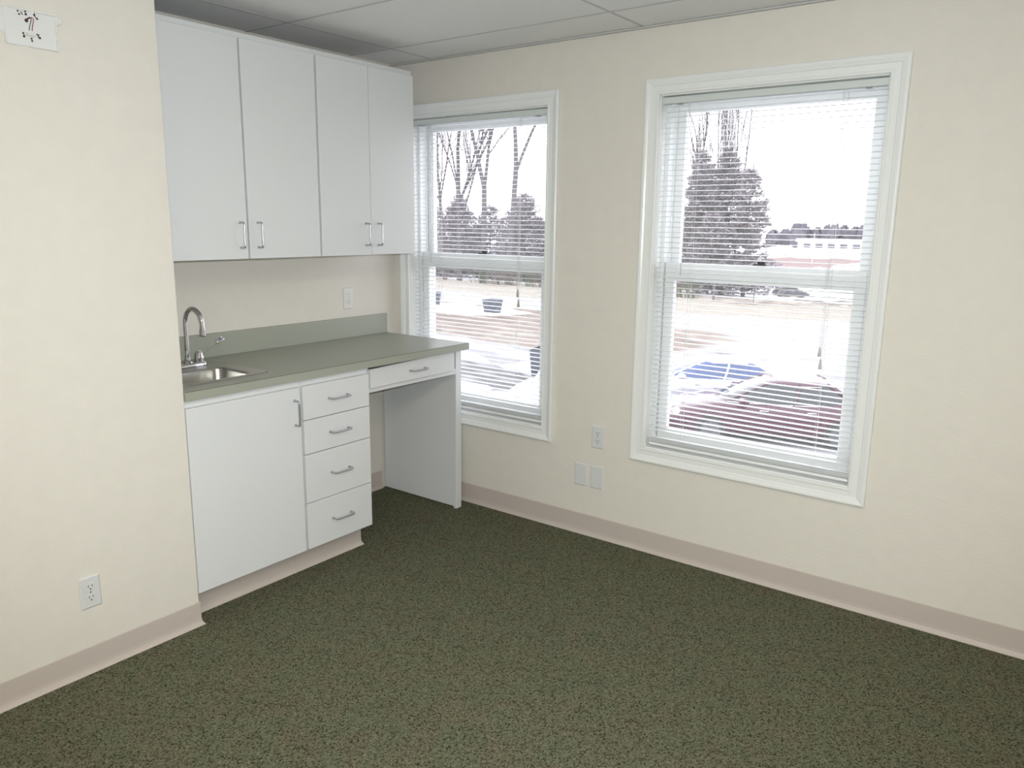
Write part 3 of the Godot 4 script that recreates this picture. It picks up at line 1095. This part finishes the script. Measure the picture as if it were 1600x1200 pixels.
func build_outside() -> void:
	M.ground = mat(Color.WHITE, 0.9, 0.0, 0.2)
	M.ground.vertex_color_use_as_albedo = true
	M.snow = mat(lin(0.86, 0.86, 0.9), 0.8, 0.0, 0.3)
	M.bark = mat(Color.WHITE, 0.9, 0.0, 0.2)
	M.bark.albedo_texture = noise_tex(0.05, lin(0.08, 0.068, 0.074), lin(0.15, 0.13, 0.14), 256)
	triplanar(M.bark, 0.8)
	M.twig = mat(lin(0.15, 0.125, 0.135), 0.9, 0.0, 0.2)
	M.needles = mat(Color.WHITE, 0.85, 0.0, 0.2)
	M.needles.vertex_color_use_as_albedo = true
	M.brush = mat(lin(0.16, 0.13, 0.105), 0.9, 0.0, 0.2)
	M.shrub_green = mat(lin(0.10, 0.115, 0.065), 0.9, 0.0, 0.2)
	M.far_wood = mat(lin(0.10, 0.088, 0.108), 0.95, 0.0, 0.1)
	build_ground()
	build_snow_piles()
	build_cars()
	build_trees()
	build_far_side()

func build_ground() -> void:
	var n1 := FastNoiseLite.new()
	n1.seed = 4
	n1.frequency = 0.09
	n1.fractal_octaves = 3
	var n2 := FastNoiseLite.new()
	n2.seed = 9
	n2.frequency = 0.55
	n2.fractal_octaves = 3
	var xs := []
	var x := 0.17
	while x < 1200.0:
		xs.append(x)
		x += 0.45 if x < 40.0 else (1.2 if x < 120.0 else (6.0 if x < 320.0 else 60.0))
	var zs := []
	var z := -420.0
	while z < 200.0:
		zs.append(z)
		z += 30.0 if z < -120.0 else (4.0 if z < -64.0 else (0.6 if z < 6.0 else 20.0))
	var verts := PackedVector3Array()
	var cols := PackedColorArray()
	var nor := PackedVector3Array()
	var idx := PackedInt32Array()
	for i in xs.size():
		for j in zs.size():
			var b := n2.get_noise_2d(xs[i] * 0.4, zs[j] * 0.4) * 0.05
			verts.append(Vector3(xs[i], ground_y(xs[i]) + b, zs[j]))
			nor.append(Vector3.UP)
			cols.append(ground_color(xs[i], zs[j], n1, n2))
	var w := zs.size()
	for i in xs.size() - 1:
		for j in w - 1:
			var a := i * w + j
			idx.append_array([a, a + w, a + 1, a + 1, a + w, a + w + 1])
	var arr := []
	arr.resize(Mesh.ARRAY_MAX)
	arr[Mesh.ARRAY_VERTEX] = verts
	arr[Mesh.ARRAY_NORMAL] = nor
	arr[Mesh.ARRAY_COLOR] = cols
	arr[Mesh.ARRAY_INDEX] = idx
	var m := ArrayMesh.new()
	m.add_surface_from_arrays(Mesh.PRIMITIVE_TRIANGLES, arr)
	var o := MeshInstance3D.new()
	o.mesh = m
	o.material_override = M.ground
	put(o, "ground")
	structure(o, "snow-patched lawn, lot and road outside the windows")

func mound(seed_value: int, hx: float, hz: float, h: float, rough: float) -> Mesh:
	var n := FastNoiseLite.new()
	n.seed = seed_value
	n.frequency = 0.55
	n.fractal_octaves = 4
	var rings := []
	for k in 15:
		var t := k / 14.0
		var r := 1.0 - t
		var ring := []
		for i in 40:
			var a := TAU * i / 40
			var p := Vector3(cos(a) * hx * r, 0, sin(a) * hz * r)
			var e := n.get_noise_2d(p.x * 1.5, p.z * 1.5)
			p.y = h * (1.0 - pow(r, 1.7)) * (1.0 + rough * e) - 0.15
			p.x *= 1.0 + 0.15 * n.get_noise_2d(a * 3.0, 7.0)
			ring.append(p)
		rings.append(ring)
	var s := stool()
	loft(s, rings, Vector3(0, -3, 0))
	return s.commit()

func build_snow_piles() -> void:
	for d in [["wide low heap of ploughed snow nearest the counter window", 12.2, -8.7, 1.5, 2.6, 0.45, 0.9, 3], ["taller heap of ploughed snow at the right of the counter window", 15.2, -9.0, 1.3, 1.5, 0.85, 0.7, 8]]:
		var o := MeshInstance3D.new()
		o.mesh = mound(d[7], d[3], d[4], d[5], d[6])
		o.material_override = M.snow
		put(o, "snow_heap")
		o.position = Vector3(d[1], ground_y(d[1]), d[2])
		tag(o, d[0], "snow heap", "ploughed snow heaps")
	var b := thing("waste_container", "dark open-topped waste container behind the snow heaps", "container", Vector3(17.6, ground_y(17.6), -10.6), 0.3)
	var s := stool()
	loft(s, [rrect(0, 0, 0.45, 0.6, 0.04, 0.0), rrect(0, 0, 0.5, 0.66, 0.04, 0.85), rrect(0, 0, 0.45, 0.61, 0.03, 0.85), rrect(0, 0, 0.42, 0.56, 0.03, 0.12), rrect(0, 0, 0.02, 0.02, 0.01, 0.1)], Vector3(0, 0.3, 0))
	obj("body", s, M.bin, b)
	s = stool()
	for e in [-1.0, 1.0]:
		box(s, Vector3(-0.08, 0.55, e * 0.64 - 0.03), Vector3(0.4, 0.62, e * 0.64 + 0.06), 0.01)
	obj("lifting_bar", s, M.bin, b)

# ---------------------------------------------------------------- cars (local +x forward, z to the right)
func car_section(x: float, L: float, w: float, prof: Array) -> Array:
	# closed ring round the body at station x
	var t := x / L
	var top := 0.0
	for i in prof.size() - 1:
		if t >= prof[i][0] and t <= prof[i + 1][0]:
			var f: float = (t - prof[i][0]) / (prof[i + 1][0] - prof[i][0])
			top = lerpf(prof[i][1], prof[i + 1][1], f * f * (3.0 - 2.0 * f))
	var e := absf(t) * 2.0
	var hw := w * (1.0 - 0.16 * pow(e, 6.0))
	var low := 0.20 + 0.10 * pow(e, 8.0)
	var half := [[0.80, low], [0.96, low + 0.06], [1.0, low + 0.22], [1.0, lerpf(low, top, 0.62)], [0.975, lerpf(low, top, 0.80)], [0.93, top - 0.035], [0.84, top], [0.45, top + 0.022], [0.0, top + 0.03]]
	var ring := []
	for p in half:
		ring.append(Vector3(x, p[1], hw * p[0]))
	for k in range(half.size() - 2, -1, -1):
		ring.append(Vector3(x, half[k][1], -hw * half[k][0]))
	return ring

func glass_ring(x0: float, x1: float, hw: float, y: float, n := 40) -> Array:
	var r := []
	for i in n:
		var a := TAU * i / n
		var c := cos(a)
		var s := sin(a)
		r.append(Vector3((x0 + x1) * 0.5 + (x1 - x0) * 0.5 * signf(c) * pow(absf(c), 0.5), y, hw * signf(s) * pow(absf(s), 0.5)))
	return r

func make_car(called: String, label: String, paint: Material, glass: Material, at: Vector3, turn: float, tall := 0.0) -> void:
	var c := thing(called, label, "car", at, turn)
	var L := 4.7
	var w := 0.89
	var prof := [[-0.5, 0.72], [-0.47, 0.96], [-0.36, 1.02], [-0.1, 0.97], [0.2, 0.95], [0.26, 0.93], [0.40, 0.83], [0.47, 0.70], [0.5, 0.52]]
	var rings := []
	for i in 41:
		rings.append(car_section(-L * 0.5 + L * i / 40.0, L, w, prof))
	var s := stool()
	loft(s, rings, Vector3(0, 0.6, 0))
	for e in [0, 40]:
		var ctr := Vector3(rings[e][0].x, 0.5, 0)
		for i in rings[e].size():
			tri(s, ctr, rings[e][i], rings[e][(i + 1) % rings[e].size()], Vector3(-1 if e == 0 else 1, 0, 0))
	obj("body", s, paint, c)
	var lv := [[-1.90, 1.22, 0.80, 0.94], [-1.62, 0.80, 0.755, 1.14 + tall * 0.4], [-1.30, 0.40, 0.70, 1.32 + tall * 0.8], [-1.12, 0.20, 0.665, 1.385 + tall]]
	if tall > 0.0:
		lv = [[-2.15, 1.15, 0.81, 0.94], [-2.08, 0.85, 0.78, 1.14 + tall * 0.4], [-1.98, 0.60, 0.74, 1.32 + tall * 0.8], [-1.9, 0.45, 0.71, 1.385 + tall]]
	var gr := []
	for q in lv:
		gr.append(glass_ring(q[0], q[1], q[2], q[3]))
	s = stool()
	loft(s, gr, Vector3(-0.3, 1.0, 0))
	obj("window_glass", s, glass, c)
	s = stool()
	var q: Array = lv[3]
	var rr := [glass_ring(q[0] - 0.03, q[1] + 0.04, q[2] + 0.012, q[3] - 0.02), glass_ring(q[0] + 0.02, q[1] - 0.02, q[2] - 0.01, q[3] + 0.028), glass_ring(q[0] + 0.2, q[1] - 0.25, q[2] - 0.16, q[3] + 0.06), glass_ring(q[0] + 0.55, q[1] - 0.6, 0.2, q[3] + 0.072), glass_ring(-0.5, -0.49, 0.01, q[3] + 0.073)]
	loft(s, rr, Vector3(-0.4, 1.0, 0))
	obj("roof", s, paint, c)
	for side in [1.0, -1.0]:
		# windscreen pillar, door pillar, rear pillar run along the glass
		for p in [[[4, 4.6], 0.032], [[10, 10], 0.03], [[15.4, 15.6], 0.065]]:
			s = stool()
			var pts := []
			for k in 4:
				var f: float = lerpf(p[0][0], p[0][1], k / 3.0)
				var i0 := int(f)
				var g: Vector3 = gr[k][i0].lerp(gr[k][i0 + 1], f - i0)
				pts.append(Vector3(g.x, g.y, g.z * side))
			tube(s, pts, p[1], 8)
			obj("pillar", s, paint, c)
		# bright line under and over the side windows
		s = stool()
		var line := []
		for i in range(4, 17):
			var g: Vector3 = gr[0][i]
			line.append(Vector3(g.x, g.y + 0.012, (g.z + 0.012) * side))
		tube(s, line, 0.012, 6)
		line = []
		for i in range(4, 17):
			var g: Vector3 = gr[3][i]
			line.append(Vector3(g.x, g.y - 0.03, (g.z + 0.016) * side))
		tube(s, line, 0.012, 6)
		obj("window_trim", s, M.car_trim, c)
		s = stool()
		box(s, Vector3(0.62, 0.96, side * 0.87), Vector3(0.84, 1.09, side * 1.04), 0.04)
		obj("mirror", s, paint, c)
		for hx in [0.28, -0.72]:
			s = stool()
			box(s, Vector3(hx - 0.1, 0.80, side * 0.865), Vector3(hx + 0.1, 0.83, side * 0.91), 0.01)
			obj("door_handle", s, M.car_trim, c)
		s = stool()
		box(s, Vector3(2.05, 0.60, side * 0.50), Vector3(2.24, 0.74, side * 0.80), 0.05)
		obj("headlight", s, M.car_lamp, c)
		s = stool()
		box(s, Vector3(-2.33, 0.74, side * 0.50), Vector3(-2.18, 0.90, side * 0.80), 0.05)
		obj("tail_light", s, M.tail, c)
		for wx in [1.40, -1.33]:
			s = stool()
			var xf := Transform3D(Basis(Vector3.RIGHT, side * PI / 2), Vector3(wx, 0.33, side * 0.70))
			lathe(s, [[0.0, 0.0], [0.33, 0.0], [0.335, 0.03], [0.335, 0.17], [0.31, 0.205], [0.225, 0.205]], 28, xf)
			var wheel := obj("wheel", s, M.tyre, c)
			s = stool()
			lathe(s, [[0.225, 0.20], [0.215, 0.208], [0.19, 0.190], [0.06, 0.200], [0.05, 0.212], [0.0, 0.214]], 28, xf)
			for k in 5:
				var a := TAU * k / 5
				box(s, Vector3(-0.028, 0.19, 0.05), Vector3(0.028, 0.210, 0.20), 0.004, xf * Transform3D(Basis(Vector3.UP, a), Vector3.ZERO))
			obj("hub", s, M.hub, wheel)
	s = stool()
	for i in 4:
		box(s, Vector3(2.25, 0.50 + i * 0.045, -0.42), Vector3(2.345 - i * 0.012, 0.52 + i * 0.045, 0.42), 0.006)
	obj("grille", s, M.car_trim, c)
	for e in [0.1, -0.5]:
		s = stool()
		tube(s, [Vector3(1.26, 0.975, e + 0.5), Vector3(1.06, 1.045, e), Vector3(0.98, 1.07, e - 0.1)], 0.010, 6)
		obj("wiper", s, M.black, c)

func build_cars() -> void:
	M.car_glass = mat(lin(0.018, 0.02, 0.024), 0.06, 0.0, 0.5)
	M.blue_glass = mat(lin(0.03, 0.055, 0.16), 0.06, 0.0, 0.5)
	M.car_trim = mat(lin(0.62, 0.62, 0.64), 0.22, 1.0)
	M.car_lamp = mat(lin(0.6, 0.6, 0.62), 0.1, 0.2)
	M.hub = mat(lin(0.10, 0.10, 0.11), 0.5, 0.3)
	M.tail = mat(lin(0.35, 0.02, 0.02), 0.15)
	M.tyre = mat(lin(0.02, 0.02, 0.02), 0.8)
	var maroon := mat(lin(0.05, 0.008, 0.024), 0.35, 0.0, 0.35)
	maroon.clearcoat_enabled = true
	maroon.clearcoat = 0.6
	maroon.clearcoat_roughness = 0.04
	var silver := mat(lin(0.60, 0.62, 0.68), 0.2, 0.5)
	silver.clearcoat_enabled = true
	silver.clearcoat_roughness = 0.04
	var dark := mat(lin(0.03, 0.03, 0.04), 0.25, 0.2)
	dark.clearcoat_enabled = true
	var h := Vector2(-0.447, -0.895)
	var left := Vector2(h.y, -h.x)
	# front wheel of the near side touches down at (13.0, -3.3)
	var fw := Vector2(13.0, -3.30)
	var ctr := fw - h * 1.40 - left * 0.9
	make_car("parked_car", "maroon parked sedan nearest the building", maroon, M.car_glass, Vector3(ctr.x, -3.27, ctr.y), atan2(-h.y, h.x))
	var c2 := ctr - left * 2.75 + h * 1.25
	make_car("parked_car", "silver parked sedan on the far side of the maroon car", silver, M.blue_glass, Vector3(c2.x, -3.29, c2.y), atan2(-h.y, h.x))
	make_car("parked_car", "dark estate car far off across the road", dark, M.car_glass, Vector3(103.0, ground_y(103.0), -29.5), atan2(-0.97, 0.25), 0.22)

# ---------------------------------------------------------------- trees
func branch(trunk: SurfaceTool, fine: SurfaceTool, p: Vector3, d: Vector3, r: float, length: float, depth: int, rg: RandomNumberGenerator, spread: float, rise: float) -> void:
	var n := 5 if depth <= 1 else 3
	var pts := [p]
	var rad := [r]
	var dir := d
	var q := p
	for i in n:
		var wander: float = [0.025, 0.07, 0.11, 0.12, 0.12][depth]
		dir = (dir + Vector3(rg.randfn(0, wander), rg.randfn(0, 0.05) + (rise * 0.12 if depth > 0 else 0.0), rg.randfn(0, wander))).normalized()
		q += dir * length / n
		pts.append(q)
		rad.append(r * lerpf(1.0, 0.55, (i + 1.0) / n))
	tube(trunk if depth <= 1 else fine, pts, rad, 7 if depth == 0 else (5 if depth == 1 else 3), false)
	if depth >= 4 or r < 0.006:
		return
	var kids: int = [5, 5, 4, 3][depth]
	for k in kids:
		var f := rg.randf_range(0.35 if depth == 0 else 0.2, 1.0)
		var at := int(f * n)
		var base: Vector3 = pts[at].lerp(pts[mini(at + 1, n)], f * n - at)
		var a := rg.randf() * TAU
		var side := dir.cross(Vector3(cos(a), 0.3, sin(a))).normalized()
		var nd := (dir * (1.0 - spread * 0.45) + side * spread + Vector3.UP * rise * 0.3).normalized()
		branch(trunk, fine, base, nd, rad[at] * rg.randf_range(0.42, 0.65), length * rg.randf_range(0.42, 0.68), depth + 1, rg, spread, rise)
	# the leader goes on
	branch(trunk, fine, q, dir, rad[n], length * 0.6, depth + 1, rg, spread, rise)

func bare_tree(label: String, at: Vector3, h: float, r: float, sd: int, spread: float, rise: float, forks: Array, group := "bare trees beyond the road") -> void:
	var t := thing("bare_tree", label, "tree", at, 0.0, group)
	var rg := RandomNumberGenerator.new()
	rg.seed = sd
	var a := stool()
	var b := stool()
	for f in forks:
		if f[1].y > 0.0 and f == forks[0]:
			tube(a, [Vector3(0, -0.4, 0), f[1] * 0.5 + Vector3(0.05, 0, 0.1), f[1]], [r * 1.35, r * 1.2, r * 1.1], 8, false)
		branch(a, b, Vector3(0, -0.3, 0) + f[1], (Vector3.UP + f[0]).normalized(), r * f[2], h * 0.55, 0, rg, spread, rise)
	obj("trunk", a, M.bark, t)
	obj("twigs", b, M.twig, t)

func pine(label: String, at: Vector3, h: float, width: float, sd: int, low := 0.1) -> void:
	var t := thing("pine_tree", label, "tree", at, 0.0, "evergreens beyond the road")
	var rg := RandomNumberGenerator.new()
	rg.seed = sd
	var s := stool()
	tube(s, [Vector3(0, -0.4, 0), Vector3(0, h * 0.5, 0), Vector3(0, h, 0)], [h * 0.018, h * 0.011, 0.02], 8)
	obj("trunk", s, M.bark, t)
	var limbs := stool()
	s = stool()
	for k in 230:
		var f := rg.randf()
		var y := h * lerpf(low, 0.99, f)
		var reach := width * (pow(1.0 - f, 0.75) * rg.randf_range(0.75, 1.08) + 0.05)
		var a := rg.randf() * TAU
		var d := Vector3(cos(a), 0.10 + 0.35 * f, sin(a))
		var tip := Vector3(0, y, 0) + d * reach
		tube(limbs, [Vector3(0, y - 0.1, 0), Vector3(0, y, 0) + d * reach * 0.5, tip], [0.04, 0.025, 0.01], 3, false)
		var n := 5 + int(reach * 5.0)
		for j in n:
			var u := sqrt(rg.randf_range(0.03, 1.0))
			var c := Vector3(0, y, 0) + d * reach * u + Vector3(rg.randfn(0, 0.1), rg.randfn(0, 0.08), rg.randfn(0, 0.1)) * width * 0.4
			s.set_color(Color(0.12, 0.108, 0.118).lerp(Color(0.44, 0.385, 0.42), pow(rg.randf(), 1.3)))
			for m in 3:
				var e := (d + Vector3(rg.randfn(0, 0.6), rg.randfn(0.15, 0.35), rg.randfn(0, 0.6))).normalized() * h * rg.randf_range(0.025, 0.05)
				var o := e.cross(Vector3(rg.randf() - 0.5, rg.randf() - 0.5, rg.randf() - 0.5)).normalized() * h * 0.0052
				tri(s, c - o, c + o, c + e, Vector3.UP)
	obj("branches", limbs, M.bark, t)
	obj("foliage", s, M.needles, t).set_meta("kind", "stuff")

func brush_clump(called: String, label: String, group: String, at: Vector3, h: float, width: float, sd: int, stems: int, m: Material) -> void:
	var t := thing(called, label, "shrub", at, 0.0, group)
	var rg := RandomNumberGenerator.new()
	rg.seed = sd
	var s := stool()
	for k in stems:
		var p := Vector3(rg.randfn(0, width * 0.3), -0.2, rg.randfn(0, width * 0.3))
		var d := Vector3(rg.randfn(0, 0.25), 1, rg.randfn(0, 0.25)).normalized()
		var hh := h * rg.randf_range(0.45, 1.0)
		var r := rg.randf_range(0.02, 0.05)
		tube(s, [p, p + d * hh * 0.5, p + d * hh + Vector3(rg.randfn(0, 0.1), 0, rg.randfn(0, 0.1)) * hh], [r, r * 0.7, r * 0.25], 4, false)
		for j in 9:
			var f := rg.randf_range(0.25, 0.95)
			var q := p + d * hh * f
			var e := (d + Vector3(rg.randfn(0, 0.7), rg.randf() * 0.4, rg.randfn(0, 0.7))).normalized() * hh * rg.randf_range(0.1, 0.3)
			tube(s, [q, q + e], [r * 0.5, r * 0.15], 3, false)
	obj("stems", s, m, t)

func build_trees() -> void:
	var gy := func(x: float) -> float: return ground_y(x)
	# bare trees seen through the window behind the counter
	var V := Vector3.ZERO
	var spots := [
		["slim bare tree leaning left, leftmost behind the counter window", 80.0, -70.6, 28.0, 0.34, 3, 0.6, 0.5, [[Vector3(0.02, 0, -0.05), V, 1.0]]],
		["straight thick-trunked bare tree left of the forked tree", 80.0, -67.9, 33.0, 0.42, 5, 0.5, 0.7, [[Vector3(-0.01, 0, -0.02), V, 1.0]]],
		["bare tree forking into a wide V in the middle of the counter window", 80.0, -63.9, 20.0, 0.30, 8, 0.6, 0.5, [[Vector3(-0.05, 0, -0.24), Vector3(0, 12.6, 0.3), 1.0], [Vector3(0.05, 0, 0.14), Vector3(0, 12.4, 0.3), 0.85]]],
		["bare tree with upswept limbs at the right of the counter window", 80.0, -59.7, 24.0, 0.30, 13, 0.5, 0.8, [[Vector3(-0.02, 0, 0.05), Vector3(0, 15.0, 1.3), 1.0], [Vector3(0.05, 0, 0.42), Vector3(0, 14.6, 1.3), 0.7]]]]
	for d in spots:
		bare_tree(d[0], Vector3(d[1], gy.call(d[1]), d[2]), d[3], d[4], d[5], d[6], d[7], d[8])
	# slender trees over the evergreens in the other window
	var thin := [
		["tall pale bare tree rising from the left end of the pines", 96.0, -39.6, 29.0, 0.26, 21, [[Vector3(0.0, 0, -0.01), V, 1.0]]],
		["thin bare tree second from the left above the pines", 97.0, -38.0, 27.0, 0.15, 23, [[Vector3(0, 0, 0.02), V, 1.0]]],
		["thin twin-stemmed bare tree above the middle of the pines", 95.0, -36.2, 29.0, 0.2, 27, [[Vector3(0, 0, 0.0), V, 1.0], [Vector3(0, 0, 0.06), V, 0.8]]],
		["slanting bare tree rightmost above the pines", 98.0, -36.2, 27.0, 0.18, 29, [[Vector3(0, 0, 0.11), V, 1.0]]]]
	for d in thin:
		bare_tree(d[0], Vector3(d[1], gy.call(d[1]), d[2]), d[3], d[4], d[5], 0.24, 1.0, d[6])
	# evergreens
	var p := [
		["tall dense pine at the left of the pine group", 92.0, -38.0, 17.6, 4.4, 31, 0.03],
		["tallest pine in the middle of the pine group", 94.0, -35.6, 18.0, 4.6, 39, 0.02],
		["broad pine with upswept tips at the right of the pine group", 92.0, -32.0, 15.2, 4.4, 33, 0.02],
		["pine filling the gap at the back of the pine group", 98.0, -40.2, 15.0, 4.8, 35, 0.03],
		["short pine half hidden at the foot of the pine group", 89.0, -35.4, 10.0, 3.8, 37, 0.0]]
	for d in p:
		pine(d[0], Vector3(d[1], gy.call(d[1]), d[2]), d[3], d[4], d[5], d[6])
	# bank of evergreens and brush behind the bare trees
	var names := ["leftmost", "second from left", "third from left", "fourth from left", "middle one", "fourth from right", "third from right", "second from right", "rightmost"]
	for k in 9:
		var z := -90.0 + k * 4.4
		pine("dusky evergreen of the hedge behind the bare trees, %s" % names[k], Vector3(98.0 + 3.0 * sin(k * 2.1), gy.call(98.0), z), 12.4 + 1.0 * sin(k * 1.7), 5.8, 41 + k, 0.0)
	var rg := RandomNumberGenerator.new()
	rg.seed = 77
	for k in 16:
		var z := -60.0 + k * 1.9 + rg.randf_range(-0.4, 0.4)
		var x := 76.0 + rg.randf_range(-1.0, 1.5)
		brush_clump("brush", "clump of dry brown brush along the far road edge", "dry brush along the road", Vector3(x, gy.call(x), z), rg.randf_range(2.2, 3.6), 1.5, 100 + k, 26, M.brush if k % 3 else M.shrub_green)

func build_far_side() -> void:
	# tree line on the horizon
	var n := FastNoiseLite.new()
	n.frequency = 0.9
	n.fractal_octaves = 3
	var crowns := []
	for v in 3:
		n.seed = 50 + v
		var rings := []
		for k in 15:
			var t := PI * k / 14.0
			var ring := []
			for i in 18:
				var a := TAU * i / 18
				var d := Vector3(sin(t) * cos(a), -cos(t), sin(t) * sin(a))
				var r := 1.0 + 0.5 * n.get_noise_3dv(d * 2.0) + 0.6 * n.get_noise_3dv(d * 7.0)
				ring.append(Vector3(d.x * r, (d.y + 1.0) * 0.5 * (0.9 + 0.2 * r), d.z * r))
			rings.append(ring)
		var s := stool()
		loft(s, rings, Vector3(0, 0.5, 0))
		crowns.append(s.commit())
	var rg := RandomNumberGenerator.new()
	rg.seed = 12
	for k in 84:
		var x := 470.0 + rg.randf_range(-25, 40)
		var z := -330.0 + k * 3.9 + rg.randf_range(-2, 2)
		var o := MeshInstance3D.new()
		o.mesh = crowns[k % 3]
		o.material_override = M.far_wood
		put(o, "distant_tree")
		var tall := rg.randf_range(9.5, 13.5) + (4.5 if rg.randf() < 0.2 else 0.0)
		o.position = Vector3(x, ground_y(x) - 1.0, z)
		o.scale = Vector3(rg.randf_range(3.0, 5.0), tall, rg.randf_range(2.6, 4.6))
		tag(o, "hazy dark tree in the far tree line on the horizon", "tree", "trees on the horizon")
	# long low building in front of the tree line
	var wallm := mat(lin(0.5, 0.47, 0.45), 0.8)
	var roofm := mat(lin(0.72, 0.72, 0.76), 0.7)
	var darkm := mat(lin(0.06, 0.06, 0.08), 0.3)
	var b := thing("far_building", "long low pale building in front of the far tree line", "building", Vector3(420.0, ground_y(420.0), -92.0))
	obj("wall", bx(-6, -0.5, -32, 6, 4.0, 26), wallm, b)
	obj("roof", bx(-7, 4.0, -33, 7, 5.6, 27, 0.3), roofm, b)
	for k in 9:
		obj("window", bx(-6.06, 1.2, -29 + k * 6.0, -5.98, 3.2, -25.5 + k * 6.0), darkm, b)
	# posts
	var post := mat(lin(0.10, 0.10, 0.12), 0.8)
	var steel := mat(lin(0.5, 0.5, 0.5), 0.5)
	for d in [["dark square post standing in the roadside brush", 73.0, -28.0, 2.6, 0.14, post], ["thin leaning marker pole beside the roadside brush", 74.0, -24.2, 2.6, 0.04, post], ["tall slim lamp post far across the snowy lot", 255.0, -70.5, 9.0, 0.12, steel]]:
		var o := thing("roadside_post", d[0], "post", Vector3(d[1], ground_y(d[1]), d[2]))
		var s := stool()
		tube(s, [Vector3(0, -0.3, 0), Vector3(0, d[3], 0.0)], d[4], 6)
		obj("pole", s, d[5], o)
		s = stool()
		box(s, Vector3(-d[4] * 1.3, d[3], -d[4] * 1.3), Vector3(d[4] * 1.3, d[3] + d[4], d[4] * 1.3), d[4] * 0.3)
		obj("cap", s, d[5], o)
	# dark bins on the lawn
	for d in [["dark blue wheeled bin on the snow-edged lawn", 35.3, -27.0, 0.55, 0.75], ["dark bin at the left edge of the counter window", 36.4, -32.9, 0.32, 0.85]]:
		var o := thing("bin", d[0], "bin", Vector3(d[1], ground_y(d[1]) - 0.02, d[2]))
		var s := stool()
		loft(s, [rrect(0, 0, 0.3, d[3] * 0.86, 0.06, 0.0), rrect(0, 0, 0.36, d[3], 0.06, d[4])], Vector3(0, d[4] * 0.5, 0))
		obj("body", s, M.bin, o)
		s = stool()
		loft(s, [rrect(0, 0, 0.39, d[3] + 0.03, 0.06, d[4]), rrect(0, 0, 0.39, d[3] + 0.03, 0.06, d[4] + 0.05), rrect(0, 0, 0.2, d[3] * 0.5, 0.05, d[4] + 0.1), rrect(0, 0, 0.01, 0.02, 0.005, d[4] + 0.105)], Vector3(0, d[4] - 1.0, 0))
		obj("lid", s, M.bin, o)
